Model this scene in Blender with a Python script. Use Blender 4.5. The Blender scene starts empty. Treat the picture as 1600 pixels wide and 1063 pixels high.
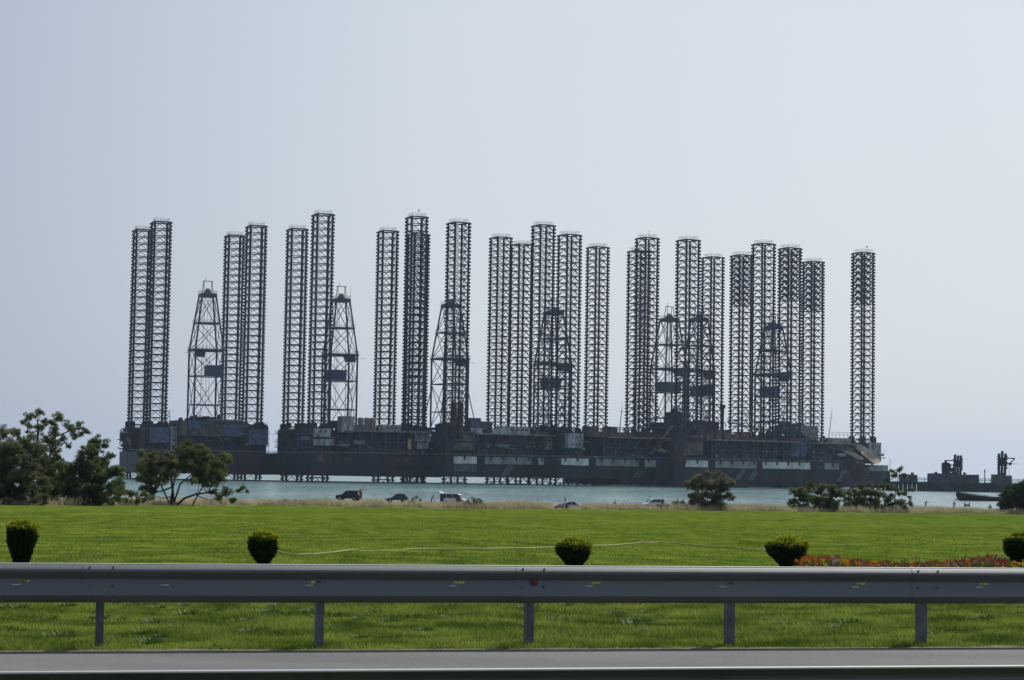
import bpy, math, random
import numpy as np
from mathutils import Vector, Matrix

# ------------------------------------------------------------------ camera, world, sun
C = bpy.context.scene.collection
S = bpy.context.scene
F = 3200.0; PITCH = math.radians(3.62); ROLL = math.radians(0.9); EYE = 1.62
vr = Vector((1, 0, 0)); vu = Vector((0, -math.sin(PITCH), math.cos(PITCH))); vf = Vector((0, math.cos(PITCH), math.sin(PITCH)))
cr = vr*math.cos(ROLL) + vu*math.sin(ROLL); cu = -vr*math.sin(ROLL) + vu*math.cos(ROLL)
cam = bpy.data.cameras.new('camera'); camo = bpy.data.objects.new('camera', cam); C.objects.link(camo)
camo.matrix_world = Matrix(((cr.x, cu.x, -vf.x, 0), (cr.y, cu.y, -vf.y, 0), (cr.z, cu.z, -vf.z, EYE), (0, 0, 0, 1)))
cam.sensor_width = 36; cam.lens = 36*F/1600; cam.clip_start = 0.1; cam.clip_end = 30000
S.camera = camo

SUN_EL, SUN_AZ = math.radians(50), math.radians(38)     # sun ahead of the camera and to the right
w = bpy.data.worlds.new('World'); S.world = w; w.use_nodes = True
wn = w.node_tree.nodes; wl = w.node_tree.links
sky = wn.new('ShaderNodeTexSky'); sky.sky_type = 'NISHITA'; sky.sun_disc = False
sky.sun_elevation = SUN_EL; sky.sun_rotation = SUN_AZ
sky.air_density = 1.0; sky.dust_density = 3.5; sky.ozone_density = 2.5
# thin veil of milky summer air over the blue sky, brighter towards the sun's side
tcw = wn.new('ShaderNodeTexCoord'); sep = wn.new('ShaderNodeVectorMath'); sep.operation = 'MULTIPLY'; sep.inputs[1].default_value = (1, 1, 0.25)
nrm = wn.new('ShaderNodeVectorMath'); nrm.operation = 'NORMALIZE'; dt = wn.new('ShaderNodeVectorMath'); dt.operation = 'DOT_PRODUCT'
dt.inputs[1].default_value = (math.sin(SUN_AZ), math.cos(SUN_AZ), 0)
wl.new(tcw.outputs['Generated'], sep.inputs[0]); wl.new(sep.outputs[0], nrm.inputs[0]); wl.new(nrm.outputs[0], dt.inputs[0])
vr_ = wn.new('ShaderNodeValToRGB'); VE = vr_.color_ramp.elements; SB = 0.10
while len(VE) < 5: VE.new(0.5)
for e_, (p_, c_) in zip(VE, [(0.0, (0.205, 0.25, 0.34)), (0.5, (0.34, 0.40, 0.49)), (0.79, (0.365, 0.42, 0.505)), (0.885, (0.575, 0.625, 0.68)), (0.97, (0.625, 0.665, 0.715))]): e_.position = p_; e_.color = (*c_, 1)
mr_ = wn.new('ShaderNodeMapRange'); mr_.inputs['From Min'].default_value = -1; wl.new(dt.outputs['Value'], mr_.inputs[0]); wl.new(mr_.outputs[0], vr_.inputs[0])
sc_ = wn.new('ShaderNodeVectorMath'); sc_.operation = 'SCALE'; sc_.inputs['Scale'].default_value = 1/SB; wl.new(vr_.outputs[0], sc_.inputs[0])
s2_ = wn.new('ShaderNodeVectorMath'); s2_.operation = 'SCALE'; s2_.inputs['Scale'].default_value = 0.16; wl.new(sky.outputs[0], s2_.inputs[0])
ad_ = wn.new('ShaderNodeVectorMath'); ad_.operation = 'ADD'; wl.new(sc_.outputs[0], ad_.inputs[0]); wl.new(s2_.outputs[0], ad_.inputs[1])
wl.new(ad_.outputs[0], wn['Background'].inputs[0]); wn['Background'].inputs[1].default_value = SB
sl = bpy.data.lights.new('sun', 'SUN'); sl.energy = 4.3; sl.angle = math.radians(0.6); sl.color = (1, 0.95, 0.87)
so = bpy.data.objects.new('sun', sl); C.objects.link(so)
sd = Vector((math.sin(SUN_AZ)*math.cos(SUN_EL), math.cos(SUN_AZ)*math.cos(SUN_EL), math.sin(SUN_EL)))
so.rotation_euler = sd.to_track_quat('Z', 'Y').to_euler()
S.view_settings.view_transform = 'Standard'; S.view_settings.look = 'None'; S.view_settings.exposure = 0.0; S.view_settings.gamma = 1
S.render.engine = 'CYCLES'

def at(px, py, Y):
    "world point seen at photograph pixel (px,py) at depth Y"
    d = cr*((px-800)/F) - cu*((py-531.5)/F) + vf
    t = Y/d.y
    return Vector((d.x*t, Y, EYE + d.z*t))
def horizon(px): return 734.0 + 0.0157*(px-800)
def pixel(p):
    d = Vector(p)-Vector((0, 0, EYE)); z = d.dot(vf)
    return 800+F*d.dot(cr)/z, 531.5-F*d.dot(cu)/z

SEA = -5.7
EDGE = [(-300, 165), (-41, 165), (-31, 190), (-26, 212), (0, 216), (31, 245), (68, 273), (400, 290)]
def edge_y(x): return float(np.interp(x, [e[0] for e in EDGE], [e[1] for e in EDGE]))
_NG = np.random.default_rng(3).random((256, 256))
def vnoise(x, y, sx, sy=None, seed=0):
    sy = sy or sx; u = np.asarray(x, float)/sx+seed*17.3+400; v = np.asarray(y, float)/sy+seed*9.7+400
    i = np.floor(u).astype(int); j = np.floor(v).astype(int); a = u-i; b = v-j; a = a*a*(3-2*a); b = b*b*(3-2*b)
    g = lambda p, q: _NG[p % 256, q % 256]
    return (g(i, j)*(1-a)+g(i+1, j)*a)*(1-b)+(g(i, j+1)*(1-a)+g(i+1, j+1)*a)*b
def ground_z(x, y):
    x = np.asarray(x, float); y = np.asarray(y, float)
    e = np.interp(x, [q[0] for q in EDGE], [q[1] for q in EDGE])
    yl = y - 0.22*x*np.clip((y-10)/30, 0, 1)*np.clip((80-y)/40, 0, 1)
    lawn = -0.0128*np.clip(yl-18.9, 0, 1e4)
    und = 0.16*(vnoise(x, y, 9, 14, 1)-.5)+0.07*(vnoise(x, y, 3.1, 4.3, 2)-.5)
    lawn = lawn + und*np.clip((y-26)/20, 0, 1)
    ze = -0.0128*(e-18.9)
    t = np.clip((y-e)/55, 0, 1); t = t*t*(3-2*t)
    beach = ze + (-4.35-ze)*t + 0.06*np.sin(x*0.5)*np.sin(y*0.3)
    t2 = np.clip((y-375)/40, 0, 1); beach = beach - 2.6*t2
    return np.where(y < e, lawn, beach)
def gz(x, y): return float(ground_z(x, y))

# ------------------------------------------------------------------ mesh helpers
class MB:
    def __init__(s): s.v = []; s.f = []; s.m = []; s.mi = 0; s.T = None
    def add(s, vs, fs):
        n = len(s.v)
        if s.T is not None: vs = [tuple(s.T @ Vector(p)) for p in vs]
        s.v.extend(vs)
        for q in fs: s.f.append([i+n for i in q]); s.m.append(s.mi)
    def box(s, x0, x1, y0, y1, z0, z1):
        s.add([(x0,y0,z0),(x1,y0,z0),(x1,y1,z0),(x0,y1,z0),(x0,y0,z1),(x1,y0,z1),(x1,y1,z1),(x0,y1,z1)],
              [(0,3,2,1),(4,5,6,7),(0,1,5,4),(1,2,6,5),(2,3,7,6),(3,0,4,7)])
    def cbox(s, c, d): s.box(c[0]-d[0]/2, c[0]+d[0]/2, c[1]-d[1]/2, c[1]+d[1]/2, c[2]-d[2]/2, c[2]+d[2]/2)
    def tube(s, a, b, r, n=4, r2=None):
        a = Vector(a); b = Vector(b); d = b-a
        if d.length < 1e-6: return
        d.normalize(); r2 = r if r2 is None else r2
        u = d.cross(Vector((0, 0, 1)))
        if u.length < 0.05: u = Vector((1, 0, 0))
        u.normalize(); w_ = d.cross(u); vs = []
        for p, rr in ((a, r), (b, r2)):
            for k in range(n):
                t = 2*math.pi*(k+0.5)/n; vs.append(tuple(p + u*(rr*math.cos(t)) + w_*(rr*math.sin(t))))
        fs = [(k, (k+1) % n, n+(k+1) % n, n+k) for k in range(n)] + [tuple(range(n-1, -1, -1)), tuple(range(n, 2*n))]
        s.add(vs, fs)
    def path(s, pts, r, n=6):
        for i in range(len(pts)-1):
            ra = r[i] if isinstance(r, (list, tuple)) else r; rb = r[i+1] if isinstance(r, (list, tuple)) else r
            s.tube(pts[i], pts[i+1], ra, n, rb)
    def cyl(s, x, y, z0, z1, r, n=14, dome=0):
        s.tube((x, y, z0), (x, y, z1), r, n)
        if dome: s.tube((x, y, z1), (x, y, z1+dome), r*0.97, n, r*0.35)
    def loft(s, rings, cap=True):
        n = len(rings[0]); vs = [p for r_ in rings for p in r_]; fs = []
        for i in range(len(rings)-1):
            for k in range(n): fs.append((i*n+k, i*n+(k+1) % n, (i+1)*n+(k+1) % n, (i+1)*n+k))
        if cap: fs += [tuple(range(n-1, -1, -1)), tuple(range((len(rings)-1)*n, len(rings)*n))]
        s.add(vs, fs)
    def prism(s, poly, y0, y1):
        n = len(poly); s.add([(x, y0, z) for x, z in poly]+[(x, y1, z) for x, z in poly],
            [tuple(range(n)), tuple(range(2*n-1, n-1, -1))]+[((k+1) % n, k, n+k, n+(k+1) % n) for k in range(n)])
    def build(s, name, mats, parent=None, smooth=False):
        me = bpy.data.meshes.new(name); me.from_pydata(s.v, [], s.f)
        for m_ in (mats if isinstance(mats, (list, tuple)) else [mats]): me.materials.append(m_)
        if max(s.m, default=0) > 0: me.polygons.foreach_set('material_index', s.m)
        if smooth: me.polygons.foreach_set('use_smooth', [True]*len(me.polygons))
        me.update()
        o = bpy.data.objects.new(name, me); C.objects.link(o)
        if parent: o.parent = parent
        return o
def tris(name, V, mats, parent=None, mi=None, quad=False):
    "V: (n,3or4,3) numpy faces to one mesh object"
    k = V.shape[1]; n = V.shape[0]
    me = bpy.data.meshes.new(name); me.vertices.add(n*k); me.vertices.foreach_set('co', V.reshape(-1).astype(np.float32))
    me.loops.add(n*k); me.loops.foreach_set('vertex_index', np.arange(n*k, dtype=np.int32))
    me.polygons.add(n); me.polygons.foreach_set('loop_start', np.arange(0, n*k, k, dtype=np.int32))
    try: me.polygons.foreach_set('loop_total', np.full(n, k, dtype=np.int32))
    except Exception: pass
    for m_ in (mats if isinstance(mats, (list, tuple)) else [mats]): me.materials.append(m_)
    if mi is not None: me.polygons.foreach_set('material_index', np.asarray(mi, dtype=np.int32))
    me.update(calc_edges=True)
    o = bpy.data.objects.new(name, me); C.objects.link(o)
    if parent: o.parent = parent
    return o
def tag(o, label=None, cat=None, group=None, kind=None):
    if label: o['label'] = label
    if cat: o['category'] = cat
    if group: o['group'] = group
    if kind: o['kind'] = kind
    return o
def thing(name, label, cat, loc=(0, 0, 0), rz=0, group=None):
    o = bpy.data.objects.new(name, None); C.objects.link(o); o.location = loc; o.rotation_euler = (0, 0, rz)
    o.empty_display_size = 0.1
    return tag(o, label, cat, group)

# ------------------------------------------------------------------ materials
def mat(name, col, rough=0.7, metal=0.0, col2=None, scale=1.0, bump=0.0, bscale=None, stretch=None, lo=0.4, hi=0.62, spec=None, trans=0, detail=5):
    m = bpy.data.materials.new(name); m.use_nodes = True; nt = m.node_tree; b = nt.nodes['Principled BSDF']
    b.inputs['Base Color'].default_value = (*col, 1); b.inputs['Roughness'].default_value = rough; b.inputs['Metallic'].default_value = metal
    if spec is not None: b.inputs['Specular IOR Level'].default_value = spec
    tc = nt.nodes.new('ShaderNodeTexCoord'); mp = nt.nodes.new('ShaderNodeMapping'); nt.links.new(tc.outputs['Object'], mp.inputs[0])
    if stretch: mp.inputs['Scale'].default_value = stretch
    if col2:
        no = nt.nodes.new('ShaderNodeTexNoise'); no.inputs['Scale'].default_value = scale; no.inputs['Detail'].default_value = detail
        nt.links.new(mp.outputs[0], no.inputs['Vector'])
        mr = nt.nodes.new('ShaderNodeMapRange'); mr.inputs['From Min'].default_value = lo; mr.inputs['From Max'].default_value = hi
        nt.links.new(no.outputs[0], mr.inputs[0])
        mx = nt.nodes.new('ShaderNodeMix'); mx.data_type = 'RGBA'; mx.inputs[6].default_value = (*col, 1); mx.inputs[7].default_value = (*col2, 1)
        nt.links.new(mr.outputs[0], mx.inputs[0]); nt.links.new(mx.outputs[2], b.inputs['Base Color'])
    if bump:
        n2 = nt.nodes.new('ShaderNodeTexNoise'); n2.inputs['Scale'].default_value = bscale or scale*4; n2.inputs['Detail'].default_value = 4
        nt.links.new(mp.outputs[0], n2.inputs['Vector'])
        bp = nt.nodes.new('ShaderNodeBump'); bp.inputs['Strength'].default_value = bump; bp.inputs['Distance'].default_value = 0.1
        nt.links.new(n2.outputs[0], bp.inputs['Height']); nt.links.new(bp.outputs[0], b.inputs['Normal'])
    return m
def leafmat(name, col, col2, scale=0.8, trans=0.35, lo=0.42, hi=0.6):
    m = mat(name, col, 0.6, 0, col2, scale, lo=lo, hi=hi, spec=0.25)
    nt = m.node_tree; b = nt.nodes['Principled BSDF']; out = nt.nodes['Material Output']
    tr = nt.nodes.new('ShaderNodeBsdfTranslucent'); ms = nt.nodes.new('ShaderNodeMixShader'); ms.inputs[0].default_value = trans
    src = b.inputs['Base Color'].links[0].from_socket
    nt.links.new(src, tr.inputs[0]); nt.links.new(b.outputs[0], ms.inputs[1]); nt.links.new(tr.outputs[0], ms.inputs[2]); nt.links.new(ms.outputs[0], out.inputs[0])
    return m
M = {}
M['steel'] = mat('leg_steel', (0.020, 0.028, 0.056), 0.75, 0, (0.05, 0.028, 0.02), 0.25, lo=0.5, hi=0.75)
M['derrick'] = mat('derrick_steel', (0.065, 0.085, 0.125), 0.65, 0, (0.05, 0.04, 0.04), 0.3, lo=0.5, hi=0.8)
M['dark'] = mat('dark_steel', (0.011, 0.015, 0.030), 0.8, 0, (0.070, 0.034, 0.024), 0.22, lo=0.46, hi=0.7, bump=0.3, bscale=1.0)
M['maroon'] = mat('maroon_hull', (0.065, 0.022, 0.034), 0.75, 0, (0.016, 0.016, 0.022), 0.12, stretch=(1, 1, .35), bump=0.2, bscale=0.6)
M['blackhull'] = mat('black_hull', (0.012, 0.016, 0.028), 0.75, 0, (0.05, 0.028, 0.022), 0.1, stretch=(1, 1, .3), bump=0.2, bscale=0.6, lo=.48, hi=.7)
M['greyhull'] = mat('dark_grey_hull', (0.035, 0.045, 0.048), 0.75, 0, (0.022, 0.022, 0.028), 0.08, stretch=(1, 1, .3), bump=0.2, bscale=0.6)
M['endgrey'] = mat('streaked_grey_plating', (0.07, 0.07, 0.085), 0.7, 0, (0.03, 0.025, 0.03), 0.35, stretch=(1, 1, .05), lo=.42, hi=.6)
M['panel'] = mat('grey_panel', (0.09, 0.13, 0.20), 0.6, 0, (0.06, 0.08, 0.12), 0.5)
M['band'] = mat('pale_band', (0.74, 0.77, 0.72), 0.6, 0, (0.50, 0.55, 0.53), 0.3, stretch=(1, 1, .4), bump=.1, bscale=2)
M['banddim'] = mat('weathered_band', (0.28, 0.33, 0.31), 0.65, 0, (0.19, 0.21, 0.20), 0.35, stretch=(1, 1, .3))
M['stripe'] = mat('stripe_paint', (0.14, 0.18, 0.17), 0.7, 0, (0.09, 0.11, 0.11), 0.5)
M['slab'] = mat('deck_edge', (0.30, 0.29, 0.26), 0.8, 0, (0.12, 0.11, 0.10), 0.6)
M['cabin'] = mat('cabin_paint', (0.36, 0.40, 0.41), 0.6, 0, (0.17, 0.15, 0.14), 0.5, stretch=(1, 1, .3))
M['olive'] = mat('olive_block', (0.12, 0.12, 0.085), 0.7, 0, (0.035, 0.035, 0.035), 0.4)
M['pink'] = mat('rust_primer', (0.17, 0.10, 0.085), 0.8, 0, (0.07, 0.05, 0.05), 0.6)
M['tan'] = mat('tan_deck', (0.42, 0.34, 0.25), 0.8, 0, (0.24, 0.19, 0.15), 0.5, stretch=(1, .3, 1))
M['tank'] = mat('tank_paint', (0.075, 0.085, 0.16), 0.55, 0, (0.05, 0.05, 0.07), 0.6)
M['greytank'] = mat('grey_tank', (0.22, 0.22, 0.22), 0.6, 0, (0.12, 0.10, 0.09), 0.8)
M['yellow'] = mat('yellow_paint', (0.55, 0.45, 0.10), 0.6, 0, (0.3, 0.24, 0.1), 2)
M['window'] = mat('dark_window', (0.01, 0.012, 0.018), 0.15)
M['pipe'] = mat('pale_pipe', (0.26, 0.25, 0.22), 0.6)
M['railing'] = mat('thin_railing', (0.30, 0.32, 0.34), 0.5)
M['concrete'] = mat('dark_concrete', (0.055, 0.055, 0.06), 0.9, 0, (0.03, 0.03, 0.035), 0.2, bump=.3, bscale=1)
M['shed'] = mat('shed_wall', (0.10, 0.09, 0.09), 0.85, 0, (0.055, 0.05, 0.052), 0.25)

# ------------------------------------------------------------------ terrain, road, sea
def col_ramp(nt, src, stops):
    r = nt.nodes.new('ShaderNodeValToRGB'); e = r.color_ramp.elements
    while len(e) < len(stops): e.new(0.5)
    for q, (p, c) in zip(e, stops): q.position = p; q.color = (*c, 1)
    nt.links.new(src, r.inputs[0]); return r
def make_ground_mat():
    m = bpy.data.materials.new('ground'); m.use_nodes = True; nt = m.node_tree; b = nt.nodes['Principled BSDF']
    b.inputs['Roughness'].default_value = 0.95; b.inputs['Specular IOR Level'].default_value = 0.0
    tc = nt.nodes.new('ShaderNodeTexCoord')
    def noise(sc, st=(1, 1, 1), det=5):
        mp = nt.nodes.new('ShaderNodeMapping'); mp.inputs['Scale'].default_value = st; nt.links.new(tc.outputs['Object'], mp.inputs[0])
        n = nt.nodes.new('ShaderNodeTexNoise'); n.inputs['Scale'].default_value = sc; n.inputs['Detail'].default_value = det
        nt.links.new(mp.outputs[0], n.inputs['Vector']); return n.outputs[0]
    def mix(fac, a, b_):
        x = nt.nodes.new('ShaderNodeMix'); x.data_type = 'RGBA'
        if isinstance(fac, float): x.inputs[0].default_value = fac
        else: nt.links.new(fac, x.inputs[0])
        nt.links.new(a, x.inputs[6]); nt.links.new(b_, x.inputs[7]); return x.outputs[2]
    g1 = col_ramp(nt, noise(0.16, (1, .6, 1), 6), [(0.32, (0.040, 0.074, 0.010)), (0.5, (0.078, 0.114, 0.014)), (0.70, (0.122, 0.152, 0.022))])
    g2 = col_ramp(nt, noise(1.1, (1, .55, 1), 8), [(0.36, (0.020, 0.040, 0.006)), (0.47, (0.074, 0.110, 0.014)), (0.55, (0.092, 0.127, 0.016)), (0.66, (0.158, 0.188, 0.034))])
    lawn = mix(0.58, g1.outputs[0], g2.outputs[0])
    sand = col_ramp(nt, noise(0.8, (1, .3, 1), 6), [(0.35, (0.14, 0.12, 0.085)), (0.6, (0.24, 0.215, 0.16))])
    at_ = nt.nodes.new('ShaderNodeAttribute'); at_.attribute_name = 'lawn'; at_.attribute_type = 'GEOMETRY'
    nt.links.new(mix(at_.outputs['Fac'], sand.outputs[0], lawn), b.inputs['Base Color'])
    bp = nt.nodes.new('ShaderNodeBump'); bp.inputs['Strength'].default_value = 0.6; bp.inputs['Distance'].default_value = 0.22
    nt.links.new(noise(2.2, (1, .7, 1), 6), bp.inputs['Height']); nt.links.new(bp.outputs[0], b.inputs['Normal'])
    return m
def grid(name, xs, ys, zf, m):
    X, Y = np.meshgrid(xs, ys); Z = zf(X, Y); nx, ny = len(xs), len(ys)
    V = np.stack([X, Y, Z], -1).reshape(-1, 3); i = np.arange(ny-1)[:, None]*nx+np.arange(nx-1)[None]
    Fc = np.stack([i, i+1, i+nx+1, i+nx], -1).reshape(-1, 4)
    me = bpy.data.meshes.new(name); me.from_pydata(V.tolist(), [], Fc.tolist()); me.materials.append(m)
    me.polygons.foreach_set('use_smooth', [True]*len(me.polygons))
    o = bpy.data.objects.new(name, me); C.objects.link(o); return o, V
xs = np.concatenate([np.arange(-600, -110, 30), np.arange(-110, 110, 1.0), np.arange(110, 601, 30)])
ys = np.concatenate([np.arange(-60, 15, 5), np.arange(15, 60, 0.75), np.arange(60, 150, 2), np.arange(150, 300, 1.5), np.arange(300, 460, 6)])
go, V = grid('ground', xs, ys, ground_z, make_ground_mat()); tag(go, kind='structure')
e = np.interp(V[:, 0], [q[0] for q in EDGE], [q[1] for q in EDGE])
a_ = go.data.attributes.new('lawn', 'FLOAT', 'POINT'); a_.data.foreach_set('value', np.clip((e-V[:, 1])/1.5, 0, 1).astype(np.float32))

TANA = 0.226; RD = Vector((1, TANA, 0)).normalized(); RN = Vector((-RD.y, RD.x, 0)); RYAW = math.atan(TANA)
def road_pt(s, off, z=0.0):   # s along the road, off = depth at x=0
    return Vector((0, off, z)) + RD*s
road_m = mat('asphalt', (0.112, 0.114, 0.112), 0.9, 0, (0.085, 0.086, 0.088), 0.9, bump=0.25, bscale=25, stretch=(.25, 1, 1))
def road(y0, y1, name, z=0.006):
    b = MB(); n = 40
    for i in range(n):
        s0 = -200+400*i/n; s1 = -200+400*(i+1)/n
        b.add([tuple(road_pt(s0, y0, z)), tuple(road_pt(s1, y0, z)), tuple(road_pt(s1, y1, z)), tuple(road_pt(s0, y1, z))], [(0, 1, 2, 3)])
    return tag(b.build(name, road_m), kind='structure')
_nt = road_m.node_tree; _b = _nt.nodes['Principled BSDF']; _tc = _nt.nodes.new('ShaderNodeTexCoord'); _n = _nt.nodes.new('ShaderNodeTexNoise'); _n.inputs['Scale'].default_value = 60; _n.inputs['Detail'].default_value = 3
_nt.links.new(_tc.outputs['Object'], _n.inputs['Vector']); _m = _nt.nodes.new('ShaderNodeMix'); _m.data_type = 'RGBA'; _m.blend_type = 'OVERLAY'; _m.inputs[0].default_value = .5
_src = _b.inputs['Base Color'].links[0].from_socket; _nt.links.new(_src, _m.inputs[6]); _nt.links.new(_n.outputs[0], _m.inputs[7]); _nt.links.new(_m.outputs[2], _b.inputs['Base Color'])
road(10.2, 18.45, 'road'); road(-6, 8.4, 'road_near_carriageway')
b = MB()
for y in (17.0+0.0,):
    pass
paint = mat('road_paint', (0.7, 0.7, 0.68), 0.7)
for y in (10.7, 8.0):
    b.add([tuple(road_pt(-150, y, .011)), tuple(road_pt(150, y, .011)), tuple(road_pt(150, y+.12, .011)), tuple(road_pt(-150, y+.12, .011))], [(0, 1, 2, 3)])
tag(b.build('lane_markings', paint), kind='structure')

b = MB(); n = 120
for k in range(n):
    a, c = -60+k, -59+k; o1 = 18.64+.07*math.sin(a*1.7)+.05*math.sin(a*4.1); o2 = 18.64+.07*math.sin(c*1.7)+.05*math.sin(c*4.1)
    b.add([tuple(road_pt(a, 18.44, .010)), tuple(road_pt(c, 18.44, .010)), tuple(road_pt(c, o2, .012)), tuple(road_pt(a, o1, .012))], [(0, 1, 2, 3)])
tag(b.build('verge_soil', mat('dry_soil', (0.15, 0.125, 0.075), .95, 0, (0.07, 0.08, 0.03), 2.5, bump=.5, bscale=20)), kind='structure')
def make_water():
    m = bpy.data.materials.new('sea_water'); m.use_nodes = True; nt = m.node_tree; b = nt.nodes['Principled BSDF']
    b.inputs['Roughness'].default_value = 0.22; b.inputs['IOR'].default_value = 1.33; b.inputs['Specular IOR Level'].default_value = 0.5
    tc = nt.nodes.new('ShaderNodeTexCoord')
    def noise(sc, st, det=4):
        mp = nt.nodes.new('ShaderNodeMapping'); mp.inputs['Scale'].default_value = st; nt.links.new(tc.outputs['Object'], mp.inputs[0])
        n = nt.nodes.new('ShaderNodeTexNoise'); n.inputs['Scale'].default_value = sc; n.inputs['Detail'].default_value = det
        nt.links.new(mp.outputs[0], n.inputs['Vector']); return n.outputs[0]
    am = nt.nodes.new('ShaderNodeMath'); am.operation = 'MULTIPLY_ADD'; am.inputs[1].default_value = .5
    hm_ = nt.nodes.new('ShaderNodeMath'); hm_.operation = 'MULTIPLY'; hm_.inputs[1].default_value = .5
    nt.links.new(noise(0.5, (1, .07, 1), 7), am.inputs[0]); nt.links.new(noise(0.02, (1, .5, 1), 5), hm_.inputs[0]); nt.links.new(hm_.outputs[0], am.inputs[2])
    r = col_ramp(nt, am.outputs[0], [(0.40, (0.030, 0.095, 0.10)), (0.5, (0.065, 0.145, 0.15)), (0.60, (0.13, 0.215, 0.22))])
    nt.links.new(r.outputs[0], b.inputs['Base Color'])
    ad = nt.nodes.new('ShaderNodeMath'); ad.operation = 'ADD'
    nt.links.new(noise(0.35, (.6, .5, 1), 6), ad.inputs[0]); nt.links.new(noise(0.5, (1, .10, 1), 4), ad.inputs[1])
    bp = nt.nodes.new('ShaderNodeBump'); bp.inputs['Strength'].default_value = 1.0; bp.inputs['Distance'].default_value = 1.6
    nt.links.new(ad.outputs[0], bp.inputs['Height']); nt.links.new(bp.outputs[0], b.inputs['Normal'])
    return m
b = MB(); b.add([(-9000, 300, SEA), (9000, 300, SEA), (9000, 10200, SEA), (-9000, 10200, SEA)], [(0, 1, 2, 3)])
tag(b.build('sea', make_water()), kind='structure')

# ------------------------------------------------------------------ jack-up rigs
WL = 7.5; HB = WL/2
def lattice_leg(h, bay=3.42, heavy=0):
    b = MB(); z0 = -2.5; cs = [(-HB, -HB), (HB, -HB), (HB, HB), (-HB, HB)]
    for x, y in cs:
        b.tube((x, y, z0), (x, y, h), 0.50, 6)
        sx, sy = (1 if x > 0 else -1), (1 if y > 0 else -1); z = h-0.4
        while z > z0:
            b.cbox((x+sx*0.46, y+sy*0.46, z), (0.80, 0.80, 0.95)); z -= bay/2
    z = h; k = 0
    while z > z0:
        th = 0.32 if k < heavy else 0.17; hz = 0.38 if k < heavy else 0.29
        for i in range(4):
            p, q = cs[i], cs[(i+1) % 4]; mid = ((p[0]+q[0])/2, (p[1]+q[1])/2)
            b.tube((p[0], p[1], z), (q[0], q[1], z), hz)
            if z-bay > z0-3:
                b.tube((p[0], p[1], z-bay+.2), (mid[0], mid[1], z-.1), th); b.tube((q[0], q[1], z-bay+.2), (mid[0], mid[1], z-.1), th)
                if heavy and k < heavy:
                    b.tube((p[0], p[1], z-.3), (mid[0], mid[1], z-bay), th*.6); b.tube((q[0], q[1], z-.3), (mid[0], mid[1], z-bay), th*.6)
        z -= bay; k += 1
    for i in range(4):
        p, q = cs[i], cs[(i+1) % 4]; b.tube((p[0], p[1], h), (q[0], q[1], h), 0.42)
    return b
def rail_loop(b, pts, z, h=1.1, r=0.05, step=1.6, close=True):
    n = len(pts)
    for i in range(n if close else n-1):
        a = Vector((*pts[i], z)); c = Vector((*pts[(i+1) % n], z)); L = (c-a).length; k = max(1, int(L/step))
        for j in range(k+1): p = a.lerp(c, j/k); b.tube(p, p+Vector((0, 0, h)), r)
        for hh in (h, h*.55): b.tube(a+Vector((0, 0, hh)), c+Vector((0, 0, hh)), r)

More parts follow.
